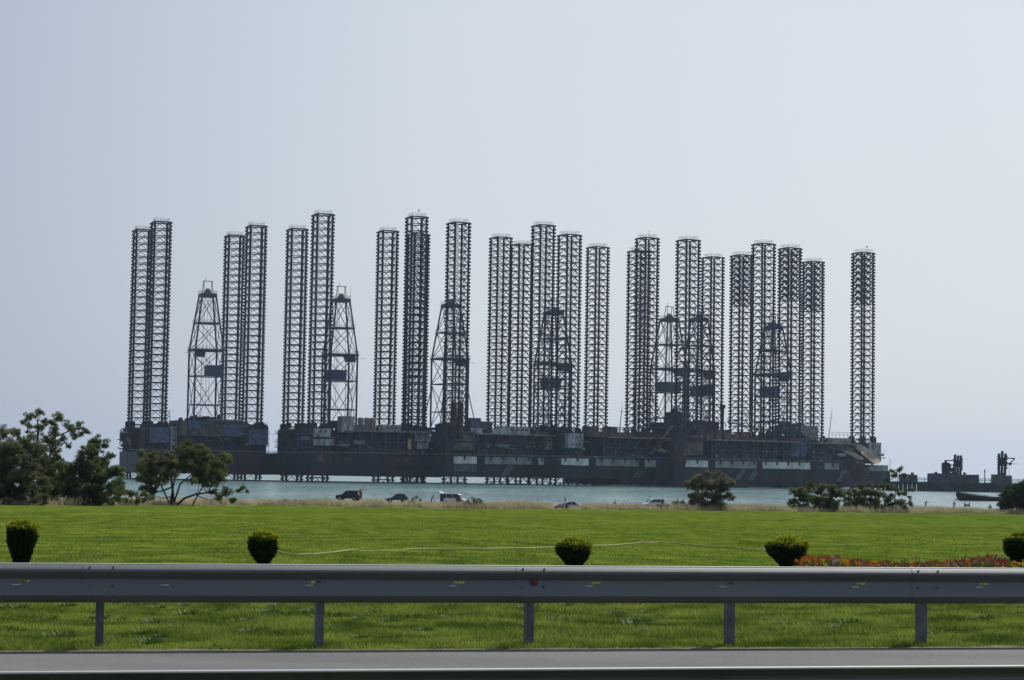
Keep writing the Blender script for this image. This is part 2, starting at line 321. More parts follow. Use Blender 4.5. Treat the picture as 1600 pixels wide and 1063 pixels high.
def build_derrick(root, cx, cy, z0, zt, mirror, box, flare=0, ww=7.0, tw=3.4, top=True):
    H = zt-z0; zs = [z0, z0+H*.125, z0+H*.35, z0+H*.56, z0+H*.77, zt]
    def half(z): return ww if z <= zs[3] else ww+(tw-ww)*(z-zs[3])/(zt-zs[3])
    def cor(z, ex=0):
        h = half(z)+ex; return [(cx-h, cy-h, z), (cx+h, cy-h, z), (cx+h, cy+h, z), (cx-h, cy+h, z)]
    d = MB()
    for i in range(4):
        d.tube(cor(zs[0])[i], cor(zs[3])[i], .5, 6); d.tube(cor(zs[3])[i], cor(zt)[i], .45, 6)
    lv = [(zs[0], zs[2]), (zs[2], zs[3]), (zs[3], zs[4]), (zs[4], zs[5])]
    for a, c in lv:
        A_, C_ = cor(a), cor(c)
        for i in range(4):
            j = (i+1) % 4; d.tube(A_[i], C_[j], .2); d.tube(A_[j], C_[i], .2)
            d.tube(C_[i], C_[j], .36)
    A_ = cor(zs[1])
    for i in range(4): d.tube(A_[i], A_[(i+1) % 4], .32)
    if flare:
        A_ = cor(zs[2]-3); B_ = cor(zs[0]-1, flare)
        for i in range(4): d.tube(A_[i], B_[i], .28)
    do = d.build('derrick', M['derrick'], root)
    for z, th, ex in ((zs[3], .7, .7), (zs[4], .35, .6), (zt, 1.5, .5)):
        p = MB(); h = half(z)+ex; hi = max(half(z)-1.6, 1.2)
        for q in ((-h, h, -h, -hi), (-h, h, hi, h), (-h, -hi, -hi, hi), (hi, h, -hi, hi)):
            p.box(cx+q[0], cx+q[1], cy+q[2], cy+q[3], z-th, z)
        r_ = MB(); rail_loop(r_, [(cx-h, cy-h), (cx+h, cy-h), (cx+h, cy+h), (cx-h, cy+h)], z, 1.6, .06, 1.8)
        po = p.build('platform', M['derrick'], root); r_.build('railing', M['railing'], po)
    if top:
        t = MB(); s_ = 2.2
        for sx in (-1, 1):
            for sy in (-1, 1): t.tube((cx+sx*s_, cy+sy*1.6, zt), (cx+sx*s_*.9, cy+sy*.6, zt+6.5), .18)
        t.tube((cx-s_-.3, cy, zt+6.5), (cx+s_+.3, cy, zt+6.5), .24); t.tube((cx-s_*.5, cy, zt+6.5), (cx-s_*.5, cy, zt+8.5), .12)
        t.box(cx-1.6, cx+1.6, cy-1.2, cy+1.2, zt, zt+1.6); t.tube((cx-1, cy, zt+2), (cx+1, cy, zt+2), .9, 10)
        t.tube((cx+(-1 if mirror else 1)*(tw+.4), cy-tw, zt), (cx+(-1 if mirror else 1)*(tw+.4), cy-tw, zt+6.2), .07)
        t.build('crown_block', M['derrick'], root)
    if box:
        x0, x1 = box; w_ = MB(); w_.box(cx+x0, cx+x1, cy-ww-.2, cy+ww*.2, zs[2]+.4, zs[2]+5.4)
        w_.build('racking_board_shelter', M['derrick'], root)
    s = -1 if mirror else 1
    c_ = MB(); c_.cbox((cx+s*4.2, cy-4, zs[3]-2.3), (4.5, 4, 3)); c_.cbox((cx+s*2.0, cy-3, zs[3]-1.7), (1.5, 2, 1.4))
    c_.tube((cx+s*6.5, cy-4, zs[3]-1.7), (cx+s*12, cy-4.5, zs[3]-2), .1); c_.build('monkey_cabin', M['derrick'], root)
    l = MB(); rnd = random.Random(int(cx*10)+5)
    for k in range(7):
        x = cx+rnd.uniform(-2.4, 2.4); y = cy+rnd.uniform(-2, 2); l.tube((x, y, z0+rnd.choice([1, 6, 20])), (x, y, zt-1), .06)
    l.build('drill_lines', M['derrick'], root)
    lx = cx-s*-1*0+s*(ww-2.6); ly = cy-2; g = MB()   # zig-zag stair tower
    z = z0
    k = 0
    while z < zs[3]-3:
        g.tube((lx-1.4, ly, z), (lx+1.4, ly, z+2.6), .12); g.tube((lx+1.4, ly, z+2.6), (lx-1.4, ly, z+5.2), .12)
        g.cbox((lx+1.8, ly, z+2.6), (1, 1.2, .2)); z += 5.2
    g.tube((lx-1.7, ly, z0), (lx-1.7, ly, zs[3]), .14); g.tube((lx+1.7, ly, z0), (lx+1.7, ly, zs[3]), .14); g.build('stair_tower', M['derrick'], root)

A, B = 48.0, 44.0
LEGXY = [(-A/2, -B/2), (A/2, -B/2), (-A/2, B/2), (A/2, B/2)]
RIGS = [
 dict(pos=(-159.1, 1029.8), a=21.8, tops=(120.0, 120.9, 120.7, 120.5), hull='maroon', bot=2.9, dpx=322, dy=-16, dt=92, box=(-.5, 7), mirror=True,
      label='leftmost rig, maroon hull, its pale derrick standing in front between two leg pairs'),
 dict(pos=(-78.3, 1013.3), a=22.2, tops=(123.0, 124.7, 120.4, 122.2), hull='blackhull', bot=3.0, dpx=531, dy=26, dt=92.4, box=(-7, 1.5), mirror=False,
      label='second rig from the left, all black hull, tallest legs, small white cabin'),
 dict(pos=(-16.8, 1029.1), a=29.2, tops=(121.7, 123.9, 120.1, 121.8), hull='greyhull', bot=3.4, dpx=703, dy=26, dt=91.5, box=None, mirror=False,
      label='third rig from the left, pale hull band, twin dark silos at its left leg'),
 dict(pos=(36.3, 1047.3), a=32.5, tops=(118.6, 120.6, 117.5, 119.6), hull='greyhull', bot=3.6, dpx=864, dy=26, dt=90, box=(-7, .5), mirror=False,
      label='fourth rig from the left, with six-windowed pale quarters block and a lone leaning mast'),
 dict(pos=(97.8, 1063.0), a=30.9, tops=(118.8, 120.2, 116.9, 116.8), hull='greyhull', bot=3.2, dpx=1045, dy=26, dt=88.5, box=(-7, 3), mirror=False,
      label='fifth rig from the left, carrying two derricks and a high dark machinery block'),
 dict(pos=(155.3, 1096.8), a=28.5, tops=(119.2, 119.9, 119.2, 118.7), hull='greyhull', bot=3.0, dpx=1208, dy=26, dt=88, box=(-8, -1), mirror=False,
      label='rightmost rig of the row, with collapsed tilted tan deck panels at its right end'),
]
def quad_plate(b, x0, x1, y, z0, z1, sl=0.0, t=0.12):
    b.add([(x0, y+sl, z0), (x1, y+sl, z0), (x1, y, z1), (x0, y, z1)], [(0, 1, 2, 3)])
    b.add([(x0, y+sl+t, z0), (x1, y+sl+t, z0), (x1, y+t, z1), (x0, y+t, z1)], [(3, 2, 1, 0)])
def win_grid(parent, xs_, zs_, y, w_=.9, h_=.8):
    for z in zs_:
        for x in xs_:
            q = MB(); q.box(x-w_/2, x+w_/2, y-.08, y+.2, z-h_/2, z+h_/2); q.build('window', M['window'], parent)

def build_rig(i, R):
    rnd = random.Random(100+i)
    root = thing('drilling_rig', R['label'], 'drilling rig', (R['pos'][0], R['pos'][1], SEA), math.radians(R['a']), 'jack-up drilling rigs moored in a row')
    MW = Matrix.Translation(root.location) @ Matrix.Rotation(math.radians(R['a']), 4, 'Z')
    def lx_for(px, ly, z=60):
        x = 0.0
        for _ in range(8):
            p0 = pixel(MW @ Vector((x, ly, z)))[0]; p1 = pixel(MW @ Vector((x+1, ly, z)))[0]; x += (px-p0)/(p1-p0)
        return x
    hm = M[R['hull']]; zb = R['bot']; X0, X1, Y0, Y1, ZT = -31.0, 38.0, -29.0, 31.0, 13.4
    SH = -3.2 if i >= 2 else 0.0
    X0 += SH; X1 += SH
    if i == 5: X1 = 13.0
    # hull with tapering lower strake
    h = MB(); zi = 9.8 if i >= 2 else 8.0; ins = 2.2 if i >= 2 else 1.2
    def ring(x0, x1, y0, y1, z): return [(x0, y0, z), (x1, y0, z), (x1, y1, z), (x0, y1, z)]
    h.loft([ring(X0+ins*.5, X1-ins*.5, Y0+ins, Y1-ins, zb), ring(X0, X1, Y0, Y1, zi), ring(X0, X1, Y0, Y1, ZT)])
    ho = h.build('hull', hm, root)
    if i >= 2:
        bt = MB()
        segs = [(-28.5, -12.2, 'band'), (-8, 18.5, 'banddim'), (22, 38, 'band')] if i != 5 else [(-27, -10, 'band'), (-3, 6.5, 'banddim')]
        for x0, x1, mm in segs:
            x0 += SH; x1 += SH; q = MB(); n = max(1, int((x1-x0)/8))
            for k in range(n):
                a0 = x0+(x1-x0)*k/n; a1 = x0+(x1-x0)*(k+1)/n-.12; dz = rnd.uniform(-.12, .12)
                q.box(a0, a1, Y0-.25, Y0+.1, zi+.1+dz, ZT-.15+dz*.5)
            q.build('hull_band', M[mm], ho)
        q = MB()
        if i == 2: q.add([(-29, Y0-.05, zi-.1), (-12, Y0-.05, zi-.1), (-11, Y0+ins*.58, zi-3.8), (-30, Y0+ins*.58, zi-3.8)], [(3, 2, 1, 0)])
        if q.v: q.build('grey_patch', M['stripe'], ho)
        if i == 3: stx = [(16, 21)]
        else: stx = [(6, 9), (14, 18)] if i > 3 else [(2, 6)]
        for x0, x1 in stx:
            x0 += SH; x1 += SH; q = MB()
            f0, f1 = .03, .9
            if x1 < X1: q.add([(x0+3, Y0-.05, zi-.1), (x1+3, Y0-.05, zi-.1), (x1, Y0+ins*f1-.05, zi+(zb-zi)*f1), (x0, Y0+ins*f1-.05, zi+(zb-zi)*f1)], [(3, 2, 1, 0)])
            if q.v: q.build('painted_stripe', M['stripe'], ho)
        for x in np.arange(-30, X1-2, 7.2): k_ = MB(); k_.box(x, x+.7, Y0-.75, Y0-.26, ZT-1.6, ZT+.3); k_.build('fender', M['dark'], ho)
        k_ = MB(); k_.box(-12+SH, -8.2+SH, Y0-.5, Y0-.1, zb+3, ZT+.4)
        for zz in np.arange(zb+3.4, ZT, 1.0): k_.box(-12.2+SH, -10+SH, Y0-.9, Y0-.5, zz, zz+.15)
        k_.build('hull_ladder', M['dark'], ho)
        if i != 5: k_ = MB(); k_.box(18.7+SH, 21.8+SH, Y0-.5, Y0-.1, zb+4, ZT+.4); k_.build('rubbing_post', M['dark'], ho)
    else:
        k_ = MB()
        for x in np.arange(X0+1, X1-1, 5.7): k_.box(x, x+.35, Y0-.18, Y0+.2, zi-.2, ZT-.4)
        k_.box(X0, X1, Y0-.3, Y0-.02, ZT-.35, ZT+.15); k_.build('hull_rib', hm, ho)
    if i == 0:
        q = MB()
        for k in range(12):
            y0 = Y0+.4+k*4.95; q.add([(X0-.08+ins*.5*(8-zb)/8*0, y0, zi), (X0-.08, y0+4.75, zi), (X0-.08, y0+4.75, ZT-.3), (X0-.08, y0, ZT-.3)], [(0, 3, 2, 1)])
            q.add([(X0-.08+ins*.5, y0, zb+.1), (X0-.08+ins*.5, y0+4.75, zb+.1), (X0-.08, y0+4.75, zi), (X0-.08, y0, zi)], [(0, 3, 2, 1)])
        q.build('end_plating', M['endgrey'], ho)
    if i >= 3:     # deep keel pontoon almost touching the water
        kx = X0+3 if i > 3 else 7.0; q = MB(); q.box(kx, X1-3, Y0+6, Y1-6, .3, zb+.6)
        for x in np.arange(kx, X1-3, 6): q.box(x, x+2.0, Y0+4.5, Y0+6.0, -1, zb+.4)
        q.box(kx, X1-3, Y0+3.2, Y0+5, .5, zb+.2)
        q.build('keel_pontoon', M['dark'], ho)
    r_ = MB(); rail_loop(r_, [(X0+.2, Y0+.1), (X1-.2, Y0+.1), (X1-.2, Y1-.2), (X0+.2, Y1-.2)], ZT, 1.1, .06, 2.2); r_.build('railing', M['railing'], ho)
    # legs
    for k, (x, y) in enumerate(LEGXY):
        hh = R['tops'][k]-SEA
        lb = lattice_leg(hh, heavy=(8 if (i == 5 or (i == 4 and False)) else 0)); lb2 = lb.build('leg', M['steel'], root); lb2.location = (x, y, 0)
        q = MB(); s_ = HB-.3
        rail_loop(q, [(-s_, -s_), (s_, -s_), (s_, s_), (-s_, s_)], hh+.4, 1.5, .06, 1.8)
        if (i, k) in ((1, 1), (3, 1), (5, 1)): q.tube((1 if i < 5 else 2.5, 0, hh), (1 if i < 5 else 2.5, 0, hh+4.2), .1); q.cbox((1 if i < 5 else 2.5, 0, hh+3.6), (.7, .7, .5)) if i != 3 else None
        q.build('top_railing', M['railing'], lb2)
    # jack houses round the legs
    zj = 25.6
    for k, (x, y) in enumerate(LEGXY):
        if i == 5 and k == 1: zj2 = 24.6
        else: zj2 = zj+rnd.uniform(-.5, .5)
        q = MB(); c = 1.4; W_ = 6.4
        oc = [(-W_+c, -W_), (W_-c, -W_), (W_, -W_+c), (W_, W_-c), (W_-c, W_), (-W_+c, W_), (-W_, W_-c), (-W_, -W_+c)]
        q.loft([[(x+a, y+b_, z) for a, b_ in oc] for z in (ZT, zj2-1.2)]+[[(x+a*.93, y+b_*.93, zj2) for a, b_ in oc]])
        for sx in (-1, 1):
            for sy in (-1, 1):
                for j in range(3): q.cbox((x+sx*(HB+.9-j*.9), y+sy*(HB+.6), zj2+.9+rnd.uniform(-.2, .9)), (1.3, 1.5, 2.4+rnd.uniform(-.6, .8)))
                q.tube((x+sx*HB*1.25, y+sy*HB*1.25, zj2), (x+sx*HB*1.1, y+sy*HB*1.1, zj2+2.6), .5, 8)
        for a in np.arange(-5, 5.1, 2): q.box(x+a-.12, x+a+.12, y-W_-.25, y-W_+.1, ZT+.3, zj2-1.4)
        for zz in (ZT+4, ZT+8): q.box(x-W_-.1, x+W_+.1, y-W_-.2, y-W_+.2, zz, zz+.35)
        jo = q.build('jack_house', M['dark'], root)
        if k in (0, 2):
            for zz in (zj2-2.6, ZT+5.5, ZT+3.0):
                p = MB(); p.box(x-W_-2.2, x-W_+.2, y-2, y+2, zz, zz+.25); rail_loop(p, [(x-W_-2.1, y-1.9), (x-W_-2.1, y+1.9)], zz+.25, 1.3, .07, 1.3, False)
                p.build('side_platform', M['dark'], jo)
        if k in (1, 3):
            for zz in (zj2-2.6, zj2-7, ZT+3.4):
                p = MB(); p.box(x+W_-.2, x+W_+2.2, y-2, y+2, zz, zz+.25); rail_loop(p, [(x+W_+2.1, y-1.9), (x+W_+2.1, y+1.9)], zz+.25, 1.5, .07, 1.3, False)
                p.tube((x+W_+2, y-1.5, zz-3), (x+W_+2, y-1.5, zz+.1), .12); p.build('side_platform', M['dark'], jo)
    # quarters blocks in front of near legs
    yq = -B/2-6.4-2.2
    def block(name, x0, x1, y0, y1, z0, z1, mm, ribs=True, parent=root):
        q = MB(); q.box(x0, x1, y0, y1, z0, z1)
        q.box(x0-.15, x1+.15, y0-.15, y1+.1, z1, z1+.25)
        if ribs:
            for a in np.arange(x0+.1, x1, 2.3): q.box(a, a+.12, y0-.1, y0, z0+.1, z1-.02)
        o = q.build(name, M[mm], parent)
        if i >= 2 and name in ('quarters_block', 'life_capsule') and x0 < 20: o.location.x = -4.0
        return o
    if i >= 1: block('side_deck_house', -30.5 if i < 2 else -33, -25, -12, 24, ZT, 20.5, 'dark', False); block('side_deck_house', 25, 34, -10, 24, ZT, 21, 'dark', False) if i != 5 else None
    if i == 0:
        for x0, x1 in ((-28.5, -19), (20.5, 30.2)):
            o = block('quarters_block', x0, x1, yq, yq+2.3, 17.6, 24.8, 'panel'); win_grid(o, [x0+2.2, x0+6.6], [23.2, 20.4], yq, .8, .7)
        o = block('deck_house', -14, 20.5, -27.5, -6, 21.3, 28.6, 'olive', False)
        q = MB(); q.box(8, 20.6, -27.8, -27.4, 21.6, 27.3); q.build('wall_panel', M['panel'], o); q = MB(); q.box(-9, -3, -27.8, -27.4, 25.2, 28.9); q.build('wall_panel', M['panel'], o)
        for k in range(5):
            q = MB(); z = 27.6+.5*k*.5; q.tube((0, -28-k*.25, 28.9+.2*k), (18, -28-k*.25, 28.7+.2*k), .16); q.build('pipe', M['pipe'], o)
        block('deck_house', -16, 22, -24, 20, ZT, 21.3, 'dark', False)
        o = block('wall_cabin', -17.5, -14.2, -26, -18, 13.5, 25.5, 'cabin', False); win_grid(o, [-15.8], [24, 21.5, 19, 16.5], -26)
        # cable drums and davits hanging on the left end
        q = MB(); q.tube((-36.5, 2, 21), (-33.4, 2, 21), 2.0, 12, 2.4)
        for k in range(14):
            a = (-31.2-rnd.uniform(0, 5.5), rnd.uniform(-6, 9), rnd.uniform(14, 24)); c2 = (-31.2-rnd.uniform(0, 5.5), rnd.uniform(-6, 9), rnd.uniform(13.5, 24)); q.tube(a, c2, .28)
        q.tube((-37.5, 2, 15), (-31, 2, 13.6), .4); q.tube((-36, 2, 24.8), (-31.5, 2, 20.5), .35); q.tube((-34, 3, 24.6), (-30.5, 3, 21.5), .35)
        q.cbox((-33.6, 3, 16.4), (3.4, 5, 1.6)); q.build('anchor_winch', M['dark'], root)
        q = MB()
        for sx in (-.9, .9): q.tube((-15+sx, -10, 25.6), (-15+sx*.2, -10, 33.8), .12)
        for k in range(4): q.tube((-15.9+k*.15, -10, 26+2*k), (-14.1-k*.1, -10, 27.5+2*k), .08)
        q.cbox((-15, -10, 31), (1.8, .3, .2)); q.tube((-16.5, -10, 33.8), (-13.5, -10, 33.8), .07); q.build('mast', M['derrick'], root)
    elif i == 1:
        o = block('quarters_block', -28.6, -20.6, yq-.6, yq+2.3, 21.4, 25.2, 'cabin'); win_grid(o, [-25.8, -23.2], [24], yq-.6, 1.1, .9)
        block('quarters_block', -28.6, -18.8, yq-.6, yq+2.3, 17.4, 20.2, 'cabin')
        o = block('quarters_block', 22, 30, yq, yq+2.3, 20.2, 24.6, 'cabin'); win_grid(o, [23.6, 26.5], [23.4], yq)
        block('quarters_block', 23.2, 29, yq-.2, yq+2.3, 16.6, 19.4, 'cabin')
        q = MB(); q.box(18.5, 20.2, yq-.2, yq, 16.5, 21.2); q.build('ladder_shaft', M['yellow'], root)
        q = MB()
        for z in (16.5, 20, 22.8): q.tube((-44, yq-1, z), (-36.5, yq-1, z), .12)
        for x in (-44, -40, -36.5): q.tube((x, yq-1, 16.5), (x, yq-1, 22.8), .12)
        q.box(-42, -38, yq-.9, yq+1, 20, 21.6)
        o_ = q.build('scaffold', M['panel'], root); o_.location = (7.0, 0, 0)
        block('life_capsule', -9.5, -4.5, -33.8, -31, 18.3, 19.9, 'stripe', False)
    elif i == 2:
        o = block('quarters_block', -26, -13.5, yq-.3, yq+2.3, 20.6, 25.2, 'olive'); win_grid(o, [-22.5, -20.6, -17], [23.6], yq-.3)
        block('quarters_block', -25, -14.5, yq-.3, yq+2.3, 16.4, 19.7, 'olive')
        block('corner_tower', -34, -29.2, -31, -20, 4.2, 28.5, 'dark')
        for sx in (-30, -26.3):
            q = MB(); q.cyl(sx, -31.5, 22, 39.0, 1.5, 14, 1.2)
            for z in np.arange(24, 39, 3): q.cyl(sx, -31.5, z, z+.3, 1.65)
            q.build('silo', M['dark'], root)
        block('life_capsule', -2.5, 4, -34, -31, 18.1, 19.5, 'stripe', False)
        o = block('quarters_block', 22.5, 31, yq, yq+2.3, 17.5, 23.5, 'cabin', False); win_grid(o, [24.5, 28], [21.8, 19], yq)
        q = MB(); q.box(29.6, 30.2, yq-.4, yq-.1, 14.5, 24.8); q.box(26, 26.4, yq-.4, yq-.1, 18.5, 20.5); q.build('ladder_shaft', M['yellow'], root)
    elif i == 3:
        o = block('quarters_block', -25.5, -16.2, yq-.4, yq+2.3, 18.3, 25.3, 'cabin'); win_grid(o, [-22.6, -20.3, -18.1], [23.6, 20.2], yq-.4, .95, .95)
        q = MB(); q.tube((4.2, -27, 25), (5.9, -27, 39.5), .34, 6, .16); q.cbox((5.7, -27, 37.2), (2.2, .25, .25)); q.tube((5.9, -27, 39.5), (6.0, -27, 42), .07); q.build('mast', M['pipe'], root)
        q = MB(); q.tube((22, -31, 16), (36, -30, 31), .2); q.tube((20, -31, 16), (35, -30, 31), .2)
        for k in range(7): q.tube((22+2*k, -31, 16+2.1*k), (21+2*k, -31, 17.3+2.1*k), .1)
        q.build('crane_boom', M['pipe'], root)
        q = MB(); q.box(26.4, 28.6, -31.4, -29.6, 17.4, 19.2); q.box(26.6, 27, -31.4, -31, 19.2, 23); q.build('ladder_shaft', M['yellow'], root)
    elif i == 4:
        block('quarters_block', -28, -16, yq-.3, yq+2.3, 15.8, 22.3, 'olive')
        block('corner_tower', -37.5, -30.5, -30.5, -27, 1.0, 26.5, 'dark')
        # high machinery block round the second derrick
        q = MB()
        for _ in range(26):
            x = rnd.uniform(-20, 20); y = rnd.uniform(4, 20); z = rnd.uniform(14, 33); q.cbox((x, y, z), (rnd.uniform(3, 9), rnd.uniform(3, 8), rnd.uniform(2, 6)))
        q.box(-16, 18, 8, 20, 26, 31); q.box(-11.5, -6.5, 6, 14, 26, 38.5); q.cyl(-9.5, 9, 38, 39.6, 2.2, 10, 1.0); q.box(-14, -11.5, 7, 12, 31, 36); q.box(2, 12, 9, 18, 31, 34)
        for _ in range(30): 
            x = rnd.uniform(-20, 20); y = rnd.uniform(-4, 6); z = rnd.uniform(26, 42); q.tube((x, y, z), (x+rnd.uniform(-4, 4), y, z+rnd.uniform(-4, 4)), .16)
        q.build('machinery_block', M['derrick'] if False else M['steel'], root)
        q = MB(); x = lx_for(1129, 16, 40); q.tube((x, 16, 26), (x, 16, 42), .8, 8); q.cyl(x, 16, 41.5, 43.5, 1.6, 10); q.build('crane_pedestal', M['steel'], root)
        q = MB(); q.tube((x, 12, 34.5), (x+16, 0, 30), .6); q.tube((x, 12, 36), (x+16, 0, 31), .3); q.tube((x, 12, 42), (x+14, 0, 45), .08)
        q.build('crane_boom', M['pipe'], root)
        q = MB(); x = lx_for(1158, -24, 36); q.tube((x, -26, 40), (x+4.5, -27, 26), .18); q.tube((x+2, -26, 40), (x+7.5, -27, 26), .18)
        for k in range(6): q.tube((x+.75*k, -26, 40-2.3*k), (x+2+.9*k, -26, 39-2.3*k), .08)
        q.build('yellow_boom', M['yellow'], root)
    else:
        o = block('quarters_block', -24.8, -19.6, yq-.3, yq+2.3, 16.4, 23.6, 'panel'); win_grid(o, [-23.2], [21.8, 19], yq-.3, .9, .9)
        o = block('quarters_block', -18.6, -15.4, yq-.1, yq+2.3, 16.4, 23.6, 'panel'); win_grid(o, [-17], [21.8, 19], yq-.1, .9, .9)
        n_before = set(bpy.data.objects)
        # torn right end: lower stub of hull, tilted panels, pale bow plates
        q = MB(); q.loft([ring(X1+.1, 38.5, Y0+3, Y1-4, .6), ring(X1+.1, 40.5, Y0+.4, Y1-2, 9.8), ring(X1+.1, 40.6, Y0+.4, Y1-2, 12.6)])
        st = q.build('torn_hull_end', M['greyhull'], root)
        q = MB(); q.box(27, 40.4, Y0+.1, Y0+.38, 9.6, 12.7); q.box(40.62, 40.9, Y0+1, Y1-3, 9.4, 12.6)
        q.add([(35.5, Y0+1.0, 9.5), (40.3, Y0+.9, 9.5), (38.7, Y0+2.85, 1.5), (36.5, Y0+2.85, 1.5)], [(3, 2, 1, 0)]); q.build('hull_band', M['banddim'], st)
        q = MB(); T0 = Matrix.Translation((17.5, -30.5, 20.3))
        q.add([(13.0, -29.5, 13), (20, -29.5, 13), (26, -30.5, 9), (24, -29.2, 1), (10, -27, 1)], [(0, 4, 3, 2, 1)])
        q.add([(7.5, -31, 24), (14.5, -31, 21.6), (24, -30.3, 9.5), (16, -29.8, 9)], [(0, 3, 2, 1)]); q.build('torn_plating', M['maroon'], st)
        def slab_(pts, t, mm, nm):
            q = MB(); q.add([p for p in pts]+[(p[0], p[1], p[2]-t) for p in pts], [(0, 1, 2, 3), (7, 6, 5, 4), (0, 4, 5, 1), (1, 5, 6, 2), (2, 6, 7, 3), (3, 7, 4, 0)]); return q.build(nm, M[mm], root)
        IV = MW.inverted()
        def pl(px, py, Y): return IV @ at(px, py, Y)
        def plank(pts, t, mm, nm):
            f_ = [pl(*p) for p in pts]; d = (MW.to_3x3().inverted() @ Vector((0, 1, 0)))*t; n_ = len(f_); q = MB()
            q.add([tuple(p) for p in f_]+[tuple(p+d) for p in f_], [tuple(range(n_))[::-1], tuple(range(n_, 2*n_))]+[(k, (k+1) % n_, n_+(k+1) % n_, n_+k) for k in range(n_)]); o = q.build(nm, M[mm], root)
            o.location.x = 4.6 if False else 0; fixed.append(o); return o
        fixed = []
        plank([(1317.5, 699.5, 1073), (1321, 698, 1075), (1351, 716.5, 1076), (1346, 718.5, 1073.5), (1339, 717, 1073), (1316, 704.5, 1072)], .8, 'tan', 'collapsed_deck_panel')
        plank([(1331.5, 695, 1076), (1345, 694.5, 1079), (1358, 702, 1080), (1377, 721, 1080), (1375, 724.5, 1077), (1366, 725, 1076), (1349, 711, 1075)], .9, 'tan', 'collapsed_deck_panel')
        plank([(1306, 701, 1074), (1318, 701, 1074), (1314, 713, 1074), (1309, 717, 1074)], .6, 'pink', 'torn_plate')
        plank([(1344, 719, 1073), (1351, 718, 1073), (1352, 727, 1073), (1346, 727.5, 1073)], .6, 'pink', 'torn_plate')
        plank([(1336, 720, 1074), (1343, 722, 1074), (1344, 725, 1074), (1338, 723, 1074)], .3, 'slab', 'torn_plate')
        plank([(1345.5, 727, 1074), (1351.5, 727, 1074), (1349, 736, 1074), (1346, 733, 1074)], .4, 'maroon', 'torn_plate')
        plank([(1318, 735, 1076), (1327, 731, 1076), (1327, 741, 1076), (1319, 741, 1076)], .2, 'stripe', 'painted_patch')
        plank([(1307, 716, 1077), (1316, 706, 1077), (1345, 722, 1077), (1350, 742, 1078), (1344, 758, 1079), (1318, 762, 1079), (1311, 745, 1078)], 1.2, 'greyhull', 'torn_hull_side')
        q = MB()
        for k in range(9):
            x = -2+k*1.9; q.tube((x, -31, 24.2-k*.35), (x+1.9, -31, 22.0-k*.25), .16); q.tube((x+1.9, -31, 24-k*.35), (x, -31, 21.8-k*.2), .16)
        q.tube((-3, -31, 24.4), (16, -31, 21), .22); q.tube((-3, -31, 21.8), (16, -31, 19.2), .22)
        for k in range(12): x = 10+k*2; q.tube((x, -30.5, 20.5-.6*k), (x+rnd.uniform(-1, 2), -31, 17.5-.6*k), .14)
        q.build('bent_truss', M['pipe'], root)
        q = MB()
        for k in range(10): a = rnd.uniform(22, 27); q.cbox((a, -30.6, rnd.uniform(5, 13)), (rnd.uniform(.5, 2), .4, rnd.uniform(.4, 1.8)))
        q.build('hanging_wreckage', M['pink'], root)
        for o in root.children:
            if o not in n_before and o not in fixed: o.location.x = -4.6
        o = block('quarters_block', 21.5, 29.5, -31, -22, 14.5, 24.3, 'cabin', False); win_grid(o, [23.5, 26, 28.3], [22.4], -31, .8, .8); win_grid(o, [23.5, 28.3], [18], -31, .8, .8)
        block('deck_house', 12, 21, -26, -18, 13.5, 23.0, 'pink', False)
        q = MB(); q.tube((-1.5, -26, 24), (.7, -26, 40.5), .28, 6, .12); q.cbox((.3, -26, 37), (2, .2, .2)); q.tube((.7, -26, 40.5), (.8, -26, 43), .06); q.build('mast', M['pipe'], root)
        q = MB(); q.tube((-16, -27, 24), (-17.2, -27, 38.5), .25, 6, .12); q.cbox((-17, -27, 36.8), (1.6, .2, .2)); q.build('mast', M['pipe'], root)
        q = MB(); q.box(29.6, 35, -28, -26, 16.4, 16.7); q.cbox((33.5, -27, 18.2), (1.2, 1, 1)); q.tube((34.6, -27, 16), (34.6, -27, 20.5), .08); q.build('side_platform', M['dark'], root)
    # upper decks and the machinery between the legs
    if i >= 1:
        ex1 = {1: 29, 2: 37.5, 3: 41, 4: 41, 5: 14}[i]; ex0 = {1: -13, 2: -18, 3: -7, 4: -14, 5: -14}[i]; zd = {1: 24.9, 2: 24.6, 3: 24.4, 4: 24.0, 5: 23.6}[i]
        s_ = MB(); s_.box(ex0, ex1, -33.2, -6, zd-.55, zd)
        k = ex0
        while k < ex1-1: L = rnd.uniform(.6, 2.4); s_.box(k, k+L, -33.4, -33.2, zd-.5, zd+rnd.uniform(.02, .22)); k += L+.15
        so_ = s_.build('pipe_deck', M['slab'], root)
        u = MB()
        for x in np.arange(ex0+1, ex1-1, 6.5):
            u.tube((x, -33, zd-.6), (x, -29, zd-6.5), .2); u.tube((x, -29, zd-.6), (x, -29, ZT), .25)
            u.tube((x, -33, zd-.6), (x+3.2, -29.2, zd-5), .12); u.tube((x+6.4, -33, zd-.6), (x+3.2, -29.2, zd-5), .12)
        u.tube((ex0, -29.1, zd-5.4), (ex1, -29.1, zd-5.4), .18); u.build('bracket_truss', M['panel'], so_)
        block('machinery_house', ex0+1.5, min(ex1-4, 20), -27.5, 18, ZT, zd-.7, 'dark', False)
        q = MB(); q.box(ex0+3, 16, -28.3, -27.5, ZT, ZT+3.4)
        for a in np.arange(ex0+3, 16, 6): q.box(a, a+4.6, -28.6, -28.3, ZT+.6, ZT+3)
        q.build('lower_panel', M['greyhull'], root)
